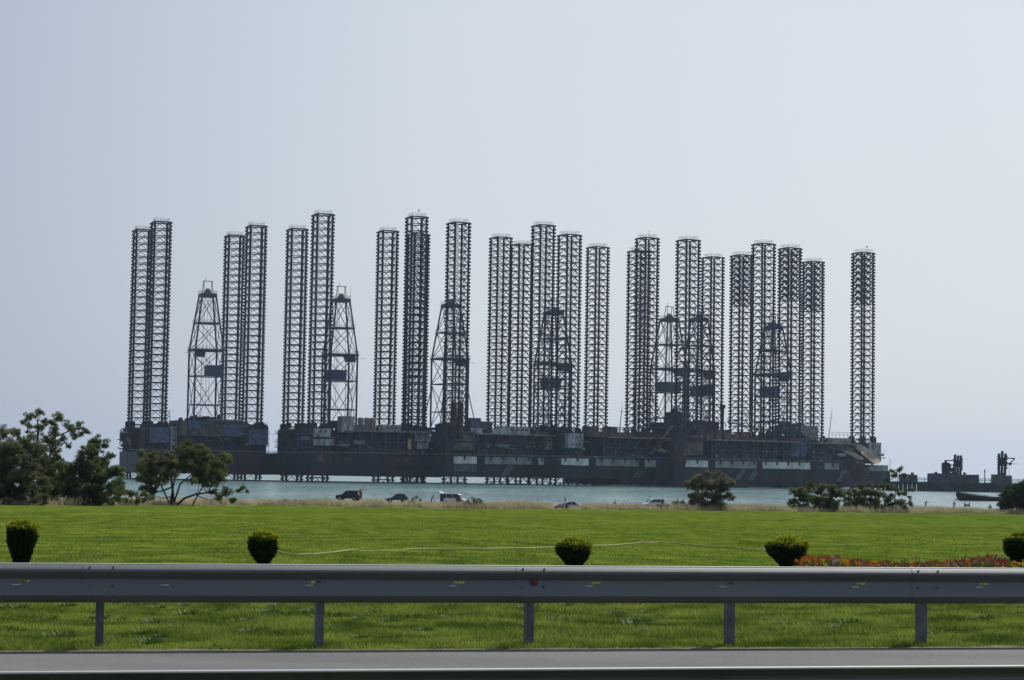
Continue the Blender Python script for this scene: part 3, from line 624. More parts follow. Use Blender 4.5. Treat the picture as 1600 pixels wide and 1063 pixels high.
        # cabins and tanks on the pipe deck
        if i == 1:
            o = block('deck_cabin', 7, 16.5, -26, -20, zd+.02, zd+3, 'cabin'); win_grid(o, [9.5, 11.8, 14], [zd+1.7], -26, 1.3, 1)
            o = block('deck_cabin', -14, -8, -28, -20, zd-1, zd+6.5, 'cabin', False); 
            for x in (-1.5, 1.7, 4.6): q = MB(); q.cyl(x, -18, zd, zd+6.3, 1.45, 12, .4); q.build('tank', M['greytank'], root)
            block('deck_shed', -8, -2, -28, -22, zd+.02, zd+2.4, 'tank', False)
            q = MB(); q.tube((-5.5, -25, zd), (-5.5, -25, zd+5.5), .08); q.cbox((-5.5, -25, zd+5.3), (.7, .5, .7)); q.build('mast', M['pipe'], root)
        if i == 2:
            o = block('deck_cabin', -1, 14, -29, -22, zd+.02, zd+3.6, 'cabin', False); win_grid(o, [4, 7, 9.6, 12], [zd+2.3], -29, 1.8, 1)
            q = MB(); q.add([(-4.5, -29, zd), (-1, -29, zd), (-1, -29, zd+3.6), (-4.5, -22, zd), (-1, -22, zd), (-1, -22, zd+3.6)], [(0, 1, 2), (5, 4, 3), (0, 2, 5, 3)]); q.build('sloped_roof', M['cabin'], o)
            block('container', -18, -12.5, -27, -21, zd+2.5, zd+7.3, 'tank'); block('container', -18, -11.5, -27, -21, zd-.8, zd+2.4, 'cabin')
            block('container', -6.5, -1.2, -18, -12, zd+1.2, zd+6.0, 'tank')
            q = MB(); q.box(17, 24, -30, -24, zd, zd+1.4); q.tube((19, -28, zd), (19, -28, zd+3), .3); q.build('yellow_gear', M['olive'], root)
        if i == 3:
            block('container', -13.5, -7.5, -26, -20, zd+.02, zd+4.8, 'pink'); block('container', -1.2, 3.8, -26, -20, zd+.02, zd+4.9, 'pink')
            block('container', -7.3, -1.4, -25, -20, zd+.02, zd+2.4, 'pink', False); block('container', 4, 12, -27, -20, zd+.02, zd+2.2, 'pink', False)
            q = MB(); rail_loop(q, [(5, -27), (10, -27), (10, -22), (5, -22)], zd+2.4, 2.5, .1, 2.5); q.cbox((9.5, -26, zd+4), (2.6, 2, 2)); q.build('deck_frame', M['pipe'], root)
            block('container', 25, 29.5, -28, -22, zd+.02, zd+1.7, 'panel', False)
        if i == 4:
            for k in range(7): x = -20+k*5.5+rnd.uniform(-1, 1); block('deck_shed', x, x+rnd.uniform(3, 5), -26, -20, zd-1.5, zd+rnd.uniform(1.5, 5), 'pink', False)
            block('deck_shed', -24, -20, -27, -22, zd-.5, zd+1.8, 'panel')
        if i == 5:
            block('deck_cabin', -12.5, 1.0, -14, -4, zd+.02, zd+9, 'greytank', False); q = MB(); q.box(3, 15, -24, -14, zd+.02, zd+3)
            rail_loop(q, [(2.5, -24), (15, -24)], zd+3, 3, .1, 2.4, False); q.build('deck_house', M['cabin'], root)
    # clutter
    zt_ = 24 if i else 28.8
    for _ in range(34):
        x = rnd.uniform(-26, min(X1, 34)); y = rnd.uniform(-24, 22); s = rnd.uniform(.8, 2.8)
        z = (28.8 if (-14 < x < 20 and -26 < y < -8) else 25) if i == 0 else zt_
        q = MB(); q.cbox((x, y, z+s*.4), (s*1.3, s, s*rnd.uniform(.6, 1.3))); q.cbox((x+.2*s, y, z+s*1.0), (s*.5, s*.5, s*.5)); q.build('deck_machine', M['dark'], root)
    for _ in range(20):
        x = rnd.uniform(-26, min(X1, 33)); y = rnd.uniform(-26, -8); z = zt_ if i else 26; q = MB(); q.tube((x, y, z), (x+rnd.uniform(-3, 3), y, z+rnd.uniform(.5, 3.6)), .14); q.build('vent_pipe', M['dark'], root)
    for _ in range(30):
        x = rnd.uniform(-27, min(X1-3, 33)); z = rnd.uniform(14, 23); L = rnd.uniform(1, 6); y = Y0-.3-rnd.random()*.6; q = MB()
        if rnd.random() < .5: q.tube((x, y, z), (x+L, y, z+rnd.uniform(-.3, .3)), .1)
        elif rnd.random() < .6: q.tube((x, y, z), (x+rnd.uniform(-.4, .4), y, z-L*.6), .1)
        else: q.tube((x, y, z), (x+L*.6, y, z-L*.6), .1)
        q.build('deck_pipe', M[rnd.choice(['panel', 'pipe'])], root)
    for _ in range(14):
        x = rnd.uniform(-27, min(X1-3, 33)); z = rnd.uniform(14, 22); q = MB(); q.cbox((x, Y0-.4, z), (rnd.uniform(.4, 1.6), .5, rnd.uniform(.3, 1.1))); q.build('wall_fitting', M[rnd.choice(['slab', 'pink', 'cabin', 'panel'])], root)
    # ladders up one chord of every near leg, and worn paint bands near the waterline
    for k in (0, 1):
        x, y = LEGXY[k]; q = MB(); hh = R['tops'][k]-SEA
        q.tube((x+1.0, y-HB-.5, 26), (x+1.0, y-HB-.5, hh), .07); q.tube((x+1.6, y-HB-.5, 26), (x+1.6, y-HB-.5, hh), .07)
        for z in np.arange(27, hh, 3.42): q.box(x+.9, x+1.7, y-HB-.56, y-HB-.44, z, z+.12)
        q.build('leg_ladder', M['steel'], root)
    # lifeboat hanging at the near side
    if i in (1, 3, 5):
        bxx = {1: -14, 3: 30, 5: 3}[i]; q = MB(); rg = []
        for t, w_ in ((-3, .2), (-2.4, .9), (0, 1.2), (2.4, .9), (3, .2)): rg.append([(bxx+t, Y0-2.4-w_*math.sin(a_*.785)*.9, 17.6+w_*math.cos(a_*.785)*.8) for a_ in range(8)])
        q.loft(rg); o = q.build('lifeboat', M['cabin' if i != 1 else 'stripe'], root)
        q = MB()
        for t in (-2.2, 2.2): q.tube((bxx+t, Y0+.2, 16), (bxx+t, Y0-.2, 20.5), .16); q.tube((bxx+t, Y0-.2, 20.5), (bxx+t, Y0-2.6, 20.2), .14); q.tube((bxx+t, Y0-2.4, 20.2), (bxx+t, Y0-2.4, 18.3), .05)
        q.build('davit', M['dark'], root)
    # rusty patches and doors on the hull side
    for _ in range(9):
        x = rnd.uniform(X0+3, X1-8); w_ = rnd.uniform(1.5, 5); q = MB(); z1 = ZT-rnd.uniform(.3, 1.5); z0 = z1-rnd.uniform(1, 3.2)
        if i < 2: q.box(x, x+w_, Y0-.24, Y0-.03, max(z0, zi+.3), z1); q.build('doubler_plate', M[rnd.choice(['maroon', 'endgrey', 'greyhull', 'pink'])], ho)
    # derrick on its cantilever
    dx = lx_for(R['dpx'], R['dy']); dy = R['dy']
    q = MB(); zb_ = 28.2 if i else 29
    q.box(dx-8, dx+8, dy-8, dy+8, zb_-1.4, zb_)
    for sx in (-7.5, 7.5):
        for sy in (-7.5, 7.5): q.tube((dx+sx, dy+sy, ZT), (dx+sx, dy+sy, zb_-1), .5)
    for sx in (-7.5, 7.5): q.tube((dx+sx, dy-7.5, ZT), (dx-sx, dy-7.5, zb_-1), .25); q.tube((dx+sx, dy-7.5, ZT), (dx+sx, dy+7.5, zb_-1), .25)
    if dy > 0: q.box(dx-6.5, dx+6.5, -5, dy+9, 20, 24)
    for _ in range(12): q.cbox((dx+rnd.uniform(-6, 6), dy+rnd.uniform(-7, 6), zb_+1), (rnd.uniform(1, 3), 2, rnd.uniform(1, 3.4)))
    q.build('drill_floor', M['dark'], root)
    build_derrick(root, dx, dy, zb_, R['dt'], R['mirror'], R['box'], flare=(3.5 if i == 2 else 0))
    if i == 4:
        dx2 = lx_for(1092, 34); build_derrick(root, dx2, 34, 26, 90.5, False, (-5, 5), ww=6, tw=3.2)
    if i == 5:
        q = MB()
        for _ in range(40):
            x = dx+rnd.uniform(-9, 14); y = rnd.uniform(8, 20); z = rnd.uniform(24, 34); q.cbox((x, y, z), (rnd.uniform(1.5, 5), 3, rnd.uniform(1, 4)))
        q.build('machinery_block', M['derrick'], root)
    return root
for i, R in enumerate(RIGS): build_rig(i, R)

# hull shade and reflection at the rig feet, put into a thin dark tube
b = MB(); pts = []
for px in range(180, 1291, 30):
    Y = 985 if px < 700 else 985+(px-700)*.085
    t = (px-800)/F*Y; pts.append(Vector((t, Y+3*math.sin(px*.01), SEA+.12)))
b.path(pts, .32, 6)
tag(b.build('waterline_shade', M['dark']), 'thin black shade and reflection line on the water along the feet of the rigs', 'shade line')

# ------------------------------------------------------------------ guardrails
galv = mat('galvanised_steel', (0.165, 0.175, 0.17), 0.60, 0.82, (0.15, 0.155, 0.165), 1.2, stretch=(.15, 1, 1), bump=.04, bscale=6)
postm = mat('post_steel', (0.12, 0.14, 0.165), 0.6, 0.3, (0.075, 0.08, 0.09), 6)
beadm = mat('sunlit_edge', (0.62, 0.63, 0.63), 0.55, 0.5)  # sun caught along the rail's top edge, put into a paler colour
redm = mat('red_reflector', (0.13, 0.008, 0.012), 0.4)
boltm = mat('bolt_steel', (0.5, 0.5, 0.48), 0.35, 0.6)
def wprofile(sgn):
    # (out towards the viewer, height above ground)
    P = [(0.000, 0.722), (0.012, 0.719), (0.026, 0.708), (0.040, 0.695), (0.052, 0.682), (0.058, 0.668), (0.054, 0.655), (0.034, 0.625), (0.014, 0.598), (0.012, 0.584),
         (0.018, 0.566), (0.036, 0.520), (0.056, 0.470), (0.059, 0.456), (0.053, 0.442), (0.030, 0.405), (0.018, 0.392)]
    return [(sgn*a, h+.02) for a, h in P]
def guardrail(name, label, off, sgn, s0, s1, posts, slots, zshift=0.0):
    root = thing(name, label, 'guardrail', tuple(road_pt(s0, off, zshift)), RYAW)
    # local frame: x along the rail, -y towards the viewer
    L = s1-s0; P = wprofile(sgn); b = MB(); th = .004
    cuts = [0.0]; holes = []
    for s in slots:
        holes.append((s-s0-.045, s-s0+.045)); cuts += [s-s0-.045, s-s0+.045]
    cuts = sorted(cuts+[L]+[k*2.0 for k in range(1, int(L/2))])
    for i in range(len(cuts)-1):
        a, c = cuts[i], cuts[i+1]
        if c-a < 1e-4: continue
        hole = any(abs(a-h0) < 1e-6 and abs(c-h1) < 1e-6 for h0, h1 in holes)
        for j in range(len(P)-1):
            if hole and j == 9: continue
            (o0, z0), (o1, z1) = P[j], P[j+1]
            b.add([(a, -o0, z0), (c, -o0, z0), (c, -o1, z1), (a, -o1, z1)], [(3, 2, 1, 0)] if sgn > 0 else [(0, 1, 2, 3)])
    bo = b.build('beam', galv, root, smooth=False)
    for p in bo.data.polygons: p.use_smooth = True
    bd = MB(); bd.tube((0, -P[0][0], P[0][1]+.003), (L, -P[0][0], P[0][1]+.003), .0065, 8); bd.build('sunlit_rolled_edge', beadm, bo)
    for s in posts[::2]:      # overlapping splice ends
        x = s-s0; sp = MB()
        for j in range(len(P)-1):
            (o0, z0), (o1, z1) = P[j], P[j+1]
            sp.add([(x-.16, -o0-.004*sgn, z0), (x+.16, -o0-.004*sgn, z0), (x+.16, -o1-.004*sgn, z1), (x-.16, -o1-.004*sgn, z1)], [(3, 2, 1, 0)])
        sp.build('splice_plate', galv, bo)
    bt = MB()
    for s in posts[::2]:
        for dx in (-.1, .1):
            for (o, z) in ((.040*sgn, .716), (.036*sgn, .56), (.034*sgn, .43)): bt.tube((s-s0+dx, -o+.01, z), (s-s0+dx, -o-.016*sgn, z+.004), .009, 6)
    bt.build('bolts', postm, bo)
    bt = MB()
    for s in slots: bt.box(s-s0-.10, s-s0-.03, -.028*sgn-.008, -.028*sgn+.002, .560, .570)
    if slots: bt.build('slot_washers', boltm, bo)
    for k, s in enumerate(posts):
        q = MB(); x = s-s0; y = .055*sgn; z0 = -.35
        pt = .70 if sgn > 0 else .66; q.box(x-.035, x+.035, y, y+.006*sgn, z0, pt); q.box(x-.035, x-.029, y+.0065*sgn, y+.11*sgn, z0, pt); q.box(x-.035, x+.012, y+.1105*sgn, y+.116*sgn, z0, pt)
        q.box(x-.05, x+.05, .008*sgn, y-.001*sgn, .50, .63); po = q.build('post', postm, root)
        if abs(s-POST0[2]) < .01 and sgn > 0:
            q = MB(); q.box(x-.02, x+.04, -.032, -.020, .57, .625); q.tube((x+.01, -.032, .597), (x+.01, -.037, .597), .022, 10); q.build('reflector', redm, po)
    return root
POST0 = []
for px in (160, 500, 827, 1140, 1440):
    t = (px+8.5-800)/F; Y = 18.75/(1-TANA*t); POST0.append(t*Y/RD.x)
sp_ = (POST0[-1]-POST0[0])/4
allposts = [POST0[0]+sp_*k for k in range(-4, 10)]
POST0 = [POST0[0]+sp_*k for k in range(5)]
slots = []
for px in (42, 272, 495, 718, 930, 1137, 1342, 1534):
    t = (px+5.5-800)/F; Y = 18.7/(1-TANA*t); slots.append(t*Y/RD.x)
guardrail('guardrail', 'long galvanised crash barrier on posts at the far road edge before the lawn', 18.72, 1, -13.0, 13.0, allposts, slots)
guardrail('guardrail', 'near crash barrier along the bottom edge of the picture, only its top showing', 9.38, -1, -12.0, 12.0, [-1.65+2.7*k for k in range(-3, 5)], [], -0.032)

# ------------------------------------------------------------------ vegetation
rng = np.random.default_rng(7)
def needles(centres, radii, n_per, ln, wd, flat=0.75, shell=0.35):
    n_per = [int(n*1.7) for n in n_per]; ln = ln*.78; wd = wd*.58
    "tufts of thin leaf triangles filling ellipsoids"
    out = []
    for (c, r, n) in zip(centres, radii, n_per):
        d = rng.normal(size=(n, 3)); d /= np.linalg.norm(d, axis=1)[:, None]
        rr = r*(rng.random(n)**shell)*(1+0.22*rng.normal(size=n)); p = np.array(c)+d*rr[:, None]*np.array([1, 1, flat])
        k = 3
        for _ in range(k):
            dr = d*0.7+rng.normal(size=(n, 3))*0.7+np.array([0, 0, .35]); dr /= np.linalg.norm(dr, axis=1)[:, None]
            sd_ = np.cross(dr, rng.normal(size=(n, 3))); sd_ /= np.linalg.norm(sd_, axis=1)[:, None]+1e-9
            l = ln*(0.6+0.8*rng.random(n))[:, None]; w_ = wd*(0.7+.6*rng.random(n))[:, None]
            out.append(np.stack([p-sd_*w_, p+sd_*w_, p+dr*l], 1))
    return np.concatenate(out)
bark = mat('pine_bark', (0.085, 0.06, 0.045), 0.9, 0, (0.04, 0.032, 0.028), 3, bump=.4)
twig = mat('twig_bark', (0.12, 0.11, 0.10), 0.9)
pineA = leafmat('pine_needles', (0.070, 0.100, 0.026), (0.160, 0.185, 0.058), 0.7, trans=.5)
pineB = leafmat('feathery_foliage', (0.072, 0.110, 0.034), (0.160, 0.195, 0.066), 0.9, trans=.5)
pineC = leafmat('grey_green_foliage', (0.085, 0.105, 0.042), (0.180, 0.190, 0.095), 0.9, trans=.5)
pineD = leafmat('dark_green_foliage', (0.028, 0.048, 0.016), (0.065, 0.092, 0.028), 0.8)
palef = leafmat('pale_grey_foliage', (0.105, 0.115, 0.062), (0.21, 0.205, 0.125), 0.9, trans=.5)
dryp = leafmat('dry_purple_scrub', (0.06, 0.05, 0.05), (0.11, 0.095, 0.085), 2)
def tree(name, label, cat, px, trunks, clumps, m, wood=bark, depth=0.0, dens=55, ln=.22, wd=.03, group=None, spread=1.6, nmain=0):
    # base on the lawn edge; clumps given as silhouette circles, spread in depth round the trunk
    x = (px-800)/F*200
    for _ in range(6): Y = edge_y(x)+2.5+depth; x = (px-800)/F*Y
    s = F/Y; zg = gz(x, Y)
    root = thing(name, label, cat, (x, Y, zg-.05), 0, group)
    main = clumps[:nmain] if nmain else clumps
    clumps = main+[c for c in clumps[len(main):] if min(math.hypot(c[0]-m_[0], c[1]-m_[1])-.55*m_[2] for m_ in main) < 3.5]
    cs = []; rs = []
    for (cx, cy, r) in clumps:
        dy = rng.uniform(-1, 1)*spread*(1 if r > 6 else .5)
        p = at(cx, cy, Y+dy); cs.append((p.x-x, dy, p.z-zg)); rs.append(r/s)
    # a few hidden-side clumps give the crown depth when seen from another place
    for k in range(len(clumps)//2):
        j = rng.integers(len(cs)); q = cs[j]; cs.append((q[0]*.8+rng.uniform(-.4, .4), q[1]+rng.uniform(.8, 2.0), q[2]*.96)); rs.append(rs[j]*.8)
    sub_c, sub_r, n_ = [], [], []
    for c, r in zip(cs, rs):
        k = max(4, int(15*r/0.55)); 
        for _ in range(k):
            d = rng.normal(size=3); d /= np.linalg.norm(d); q = np.array(c)+d*r*rng.uniform(.15, 1.12)*np.array([1.1, 1.1, .85])
            q[2] = max(q[2], .12); sr = r*rng.uniform(.16, .42); sub_c.append(q); sub_r.append(sr); n_.append(int(dens*.8*(sr/.3)**1.6)+6)
    tris('crown', needles(sub_c, sub_r, n_, ln, wd), m, root)
    b = MB(); nodes = []
    for tr in trunks:
        pts = []
        for (cx, cy) in tr[0]: p = at(cx, cy, Y); pts.append(Vector((p.x-x, rng.uniform(-.15, .15), p.z-zg)))
        pts[0].z = min(pts[0].z, -.1) if len(tr) < 3 else pts[0].z
        R0 = tr[1]; rad = [R0*(1-.65*i/(len(pts)-1)) for i in range(len(pts))]; b.path(pts, rad, 7); nodes += pts[1:]
    for c, r in zip(cs, rs):
        c = Vector(c); lo = [q for q in nodes if q.z < c.z+.6] or nodes
        q = min(lo, key=lambda t: (t-c).length); mid = (q+c)*.5+Vector((rng.uniform(-.2, .2), rng.uniform(-.2, .2), -.12*(q-c).length))
        b.path([q, mid, c], [.05+.02*r, .035, .015], 5)
        for _ in range(3):
            e_ = c+Vector(rng.normal(size=3))*r*.6; b.tube(c, e_, .018, 4, .008)
    b.build('trunk', wood, root)
    return root
GRP = 'trees along the far lawn edge'
tree('pine_tree', 'tall airy pine with open layered branches, highest tree of the left clump', 'tree', 62,
     [([(62, 793), (60, 760), (62, 730), (58, 700), (60, 672), (58, 655)], .16), ([(60, 705), (85, 682), (110, 672), (128, 668)], .08), ([(60, 720), (80, 705), (100, 690)], .07), ([(59, 690), (42, 666), (48, 655)], .05)],
     [(48,650,9),(62,643,8),(40,658,7),(92,648,8),(80,660,9),(108,665,8),(125,662,6),(135,672,8),(118,680,8),(62,670,10),(75,690,13),(98,685,8),(60,705,14),(106,697,6),(70,658,7),(88,672,9),(50,680,10),(84,702,10),(38,704,11),(52,716,12),(72,720,12),(90,716,9),(118,668,6),(80,736,12),(58,740,13),(70,756,13),(46,760,12),(88,764,11),(66,776,12),(112,672,6),(30,688,9)],
     pineA, group=GRP, dens=50, depth=3)
tree('leafy_tree', 'broad dense tree cut by the left edge of the picture', 'tree', 18,
     [([(18, 793), (20, 760), (16, 730), (10, 700)], .2), ([(20, 765), (40, 745), (52, 735)], .1), ([(18, 750), (2, 740), (-12, 735)], .1)],
     [(5,678,13),(24,675,11),(40,692,12),(10,700,18),(30,715,18),(5,730,20),(35,745,18),(12,765,18),(45,768,14),(50,728,12),(-14,700,16),(-16,740,18),(-12,772,16),(30,782,11),(8,785,10),(55,782,9)]+[(x+rng.uniform(-5, 5), y+rng.uniform(-5, 5), 11) for x in range(-8, 78, 15) for y in range(702, 788, 15)],
     pineC, group=GRP, dens=60, depth=1, spread=2.2)
tree('leafy_tree', 'feathery rounded tree at the right of the left clump, beside the open pine', 'tree', 140,
     [([(140, 793), (138, 765), (142, 740), (146, 710)], .13), ([(138, 768), (115, 750), (100, 740)], .08), ([(140, 760), (165, 745), (176, 735)], .07)],
     [(148,690,12),(163,697,10),(140,705,13),(172,712,9),(155,722,14),(130,720,14),(180,738,8),(160,742,14),(135,745,16),(118,765,15),(150,768,14),(176,765,10),(108,742,14),(94,728,13),(98,762,13),(80,775,12),(86,748,12),(165,780,9),(130,782,9),(70,740,10)]+[(x+rng.uniform(-5, 5), y+rng.uniform(-5, 5), 10) for x in range(80, 186, 15) for y in range(728, 788, 14)],
     pineB, group=GRP, dens=62, depth=-1, spread=2.0)
tree('pine_sapling', 'low bright feathery sapling between the left clump and the lone spreading pine', 'sapling', 207,
     [([(207, 793), (206, 780), (204, 765)], .05), ([(207, 791), (222, 782), (234, 776)], .03), ([(207, 791), (194, 784), (184, 780)], .03)],
     [(192,766,8),(205,772,8),(220,772,8),(198,782,8),(214,783,8),(228,780,6),(184,780,8),(236,776,5)], pineB, wood=twig, group=GRP, dens=60, depth=-2, spread=.8)
tree('pine_tree', 'spreading pine with low crooked limbs in front of the leftmost rig', 'tree', 269,
     [([(269, 792), (270, 775), (269, 760), (268, 742), (262, 722)], .17), ([(270, 770), (282, 755), (300, 740), (318, 722)], .1), ([(274, 790), (288, 778), (305, 772), (325, 769), (350, 770), (372, 767)], .12), ([(268, 765), (250, 755), (235, 748)], .09), ([(266, 735), (280, 715), (294, 700)], .08), ([(300, 742), (330, 735), (352, 722)], .07)],
     [(293,693,8),(275,700,7),(312,696,6),(300,709,11),(285,708,10),(321,705,9),(327,714,8),(245,707,6),(240,717,9),(254,722,10),(222,732,10),(235,740,12),(217,748,9),(238,752,11),(258,742,8),(349,711,7),(357,719,7),(340,722,7),(349,734,8),(335,738,10),(310,730,12),(290,728,11),(316,744,12),(300,750,9),(330,754,9),(344,745,6),(222,764,6),(354,768,8),(343,776,7),(335,768,6),(380,762,6),(386,767,4),(372,767,4),(362,780,7),(240,768,6),(272,722,9),(262,708,8)]+[(x+rng.uniform(-5, 5), y+rng.uniform(-4, 4), 8) for x in range(222, 352, 14) for y in range(712, 757, 13)]+[(250,700,6),(300,697,7),(228,722,7),(262,768,5),(318,762,6),(300,760,6),(226,762,8),(236,772,7),(222,774,7),(212,782,6),(248,774,6),(310,768,6),(326,776,7),(338,782,6),(296,776,5),(352,782,6)],
     pineA, group=GRP, dens=62, spread=1.7, nmain=44)
tree('leafy_bush', 'rounded grey green bushy tree standing alone right of the white car', 'tree', 1110,
     [([(1108, 800), (1106, 785), (1104, 765), (1100, 748)], .08), ([(1110, 797), (1122, 775), (1134, 755)], .07), ([(1106, 790), (1092, 770), (1082, 760)], .06)],
     [(1092,745,7),(1105,741,8),(1124,740,8),(1136,749,8),(1079,760,8),(1098,757,9),(1115,757,10),(1130,762,9),(1144,756,7),(1084,775,9),(1100,773,9),(1120,775,10),(1138,775,8),(1095,788,9),(1115,788,9),(1130,788,7),(1082,786,6),(1072,755,5)]+[(x+rng.uniform(-4, 4), y+rng.uniform(-4, 4), 8) for x in range(1082, 1144, 12) for y in range(750, 795, 12)],
     palef, group=GRP, dens=46, depth=0, spread=1.6, wood=twig, nmain=18)
tree('pine_tree', 'wide low pine thicket left of two slimmer pines near the rightmost rig', 'tree', 1275,
     [([(1275, 804), (1276, 785), (1280, 768)], .1), ([(1274, 800), (1258, 788), (1246, 775)], .07), ([(1277, 795), (1298, 785), (1310, 775)], .07)],
     [(1267,757,7),(1284,764,9),(1300,762,8),(1243,767,7),(1237,784,7),(1254,774,9),(1270,780,11),(1290,781,11),(1312,771,7),(1254,792,8),(1275,792,8),(1305,786,9),(1298,795,7),(1240,795,6),(1260,764,6)]+[(x+rng.uniform(-4, 4), y+rng.uniform(-3, 3), 8) for x in range(1242, 1325, 12) for y in range(770, 800, 11)],
     pineA, group=GRP, dens=70, depth=0, spread=1.6, nmain=15)
tree('pine_tree', 'middle pine of the right hand group, narrow, beside the ragged one', 'tree', 1346,
     [([(1346, 804), (1347, 785), (1350, 765)], .08)],
     [(1345,760,7),(1338,770,7),(1355,768,8),(1345,780,10),(1334,785,8),(1355,790,9),(1325,790,8),(1358,757,5),(1322,778,6),(1340,795,7)]+[(x, y, 7) for x in range(1326, 1372, 11) for y in range(770, 800, 10)],
     pineA, group=GRP, dens=70, depth=1, spread=1.2)
tree('pine_tree', 'ragged sparse pine with tufts at its branch ends, just right of the rigs', 'tree', 1395,
     [([(1395, 804), (1397, 785), (1400, 765), (1404, 745), (1405, 735)], .07), ([(1396, 785), (1384, 772), (1376, 762)], .05), ([(1397, 780), (1412, 770), (1424, 764)], .04), ([(1401, 758), (1390, 748), (1384, 742)], .03)],
     [(1405,733,6),(1399,742,5),(1412,742,5),(1375,758,7),(1388,762,7),(1374,772,7),(1400,764,6),(1385,780,7),(1414,770,5),(1425,765,4),(1410,785,7),(1422,785,6),(1420,777,4),(1395,791,7),(1384,749,4),(1391,735,3),(1380,792,6),(1365,785,6),(1372,792,7),(1392,775,6),(1402,785,7),(1416,793,6)],
     pineA, group=GRP, dens=60, depth=0, spread=1.0)
tree('dense_bush', 'dense dark rounded bush at the right edge hiding the stern of the barge', 'tree', 1588,
     [([(1588, 806), (1588, 785), (1590, 768)], .09), ([(1588, 800), (1602, 785), (1612, 775)], .08)],
     [(1587,766,11),(1601,762,12),(1572,776,11),(1590,780,14),(1574,791,11),(1602,790,14),(1566,787,8),(1616,775,14),(1620,792,12),(1612,760,10),(1580,772,9)],
     pineD, group=GRP, dens=95, depth=0, spread=1.8)
GS = 'small scrub bushes at the lawn edge'
tree('scrub_bush', 'grey green rounded shrub in front of the nose of the white van', 'shrub', 740, [([(740, 797), (740, 786)], .04)],
     [(730,786,6),(740,782,6),(750,784,6),(735,791,6),(746,791,6),(756,790,4),(726,791,4)], pineC, wood=twig, group=GS, dens=70, spread=.5, ln=.18)
tree('scrub_bush', 'small dark shrub alone in the dry grass left of the black car', 'shrub', 445, [([(445, 793), (445, 783)], .03)],
     [(444,785,4.5),(447,783,4),(452,787,3)], pineD, wood=twig, group=GS, dens=60, spread=.3, ln=.14)
tree('scrub_bush', 'low purplish dry shrub in front of the silver saloon', 'shrub', 877, [([(877, 798), (877, 790)], .03)],
     [(869,791,4.5),(877,790,5),(885,791,4)], dryp, wood=twig, group=GS, dens=70, spread=.4, ln=.14, depth=-1.5)
tree('scrub_bush', 'purplish dry shrub below the white car with the tall rod', 'shrub', 1035, [([(1035, 799), (1035, 790)], .03)],
     [(1029,792,4.5),(1036,790,5),(1042,792,4.5)], dryp, wood=twig, group=GS, dens=70, spread=.4, ln=.14, depth=-1)
tree('scrub_bush', 'loose twiggy weed between the grey hatchback and the standing man', 'shrub', 650, [([(650, 797), (649, 784), (652, 776)], .02)],
     [(645,780,3.5),(652,777,3),(657,782,3),(640,784,3)], pineC, wood=twig, group=GS, dens=24, spread=.3, ln=.16)
tree('scrub_bush', 'low olive scrub mound left of the black car at the water', 'shrub', 470, [([(470, 793), (470, 784)], .03)],
     [(462,783,3.5),(470,784,4),(478,785,4),(488,786,3.5)], pineC, wood=twig, group=GS, dens=60, spread=.5, ln=.16, depth=6)
tree('scrub_bush', 'olive weeds between the white car and the lone bushy tree', 'shrub', 1063, [([(1063, 799), (1063, 786)], .02)],
     [(1057,786,4),(1066,784,4),(1072,790,5),(1060,792,5),(1052,793,4)], pineC, wood=twig, group=GS, dens=50, spread=.5, ln=.16)

# clipped conifer balls on the lawn
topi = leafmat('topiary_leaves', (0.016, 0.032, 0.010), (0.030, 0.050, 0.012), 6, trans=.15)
sunlit_newg = leafmat('sunlit_new_growth', (0.27, 0.33, 0.018), (0.40, 0.43, 0.03), 8, trans=.3)
core = mat('topiary_core', (0.008, 0.013, 0.006), 0.95)
def topiary(px, top, w_, Y, label, shape):
    x = at(px, 860, Y).x; s = F/Y; zg = gz(x, Y); zt = at(px, top, Y).z-zg; W_ = w_/s/2
    root = thing('clipped_bush', label, 'clipped bush', (x, Y, zg), 0, 'clipped bushes on the lawn')
    n = 9000; u = rng.random(n)**.8*.90; th = rng.random(n)*2*math.pi
    prof = np.interp(u, [0, .12, .3, .5, .72, .9, 1.0], shape); lump = 1+.07*np.sin(th*3+px)+.06*np.sin(th*5+u*9)
    r = W_*prof*lump*(1+.05*rng.normal(size=n)); z = .06+(zt-.06)*u
    cap = rng.random(n) < .25; rc = W_*shape[-1]*np.sqrt(rng.random(n)); r = np.where(cap, rc, r); z = np.where(cap, zt-.42*W_*(rc/W_)**2+.015*rng.normal(size=n), z)
    p = np.stack([r*np.cos(th), r*np.sin(th), z], 1); d = np.stack([np.cos(th)*.7, np.sin(th)*.7, np.full(n, .75)], 1)+rng.normal(size=(n, 3))*.5
    d /= np.linalg.norm(d, axis=1)[:, None]; sd_ = np.cross(d, rng.normal(size=(n, 3))); sd_ /= np.linalg.norm(sd_, axis=1)[:, None]
    V = np.stack([p-sd_*.011, p+sd_*.011, p+d*(.035+.03*rng.random(n))[:, None]], 1)
    up = (z > zt-.30*W_-.10*rng.random(n)-.02*np.cos(th*4)-.10*(np.cos(th-.6) > .5)) & (rng.random(n) < .85)  # new growth on top; sunlit right side put into the same bright colour
    o = tris('foliage', V[~up], topi, root); tris('sunlit_fresh_shoots', V[up], sunlit_newg, root)
    b = MB(); rings = []
    for uu in (0, .12, .3, .5, .72, .84, .92):
        rr = W_*float(np.interp(uu, [0, .12, .3, .5, .72, .9, 1.0], shape))*.9*(.55 if uu > .9 else 1); rings.append([(rr*math.cos(t*.524)*(1+.05*math.sin(t*1.6+px)), rr*math.sin(t*.524), .03+(zt-.05)*uu) for t in range(12)])
    b.loft(rings); b.build('inner_twigs', core, root)
    b = MB(); b.tube((0, 0, -.1), (0, 0, .25), .03, 7); b.build('stem', bark, root)
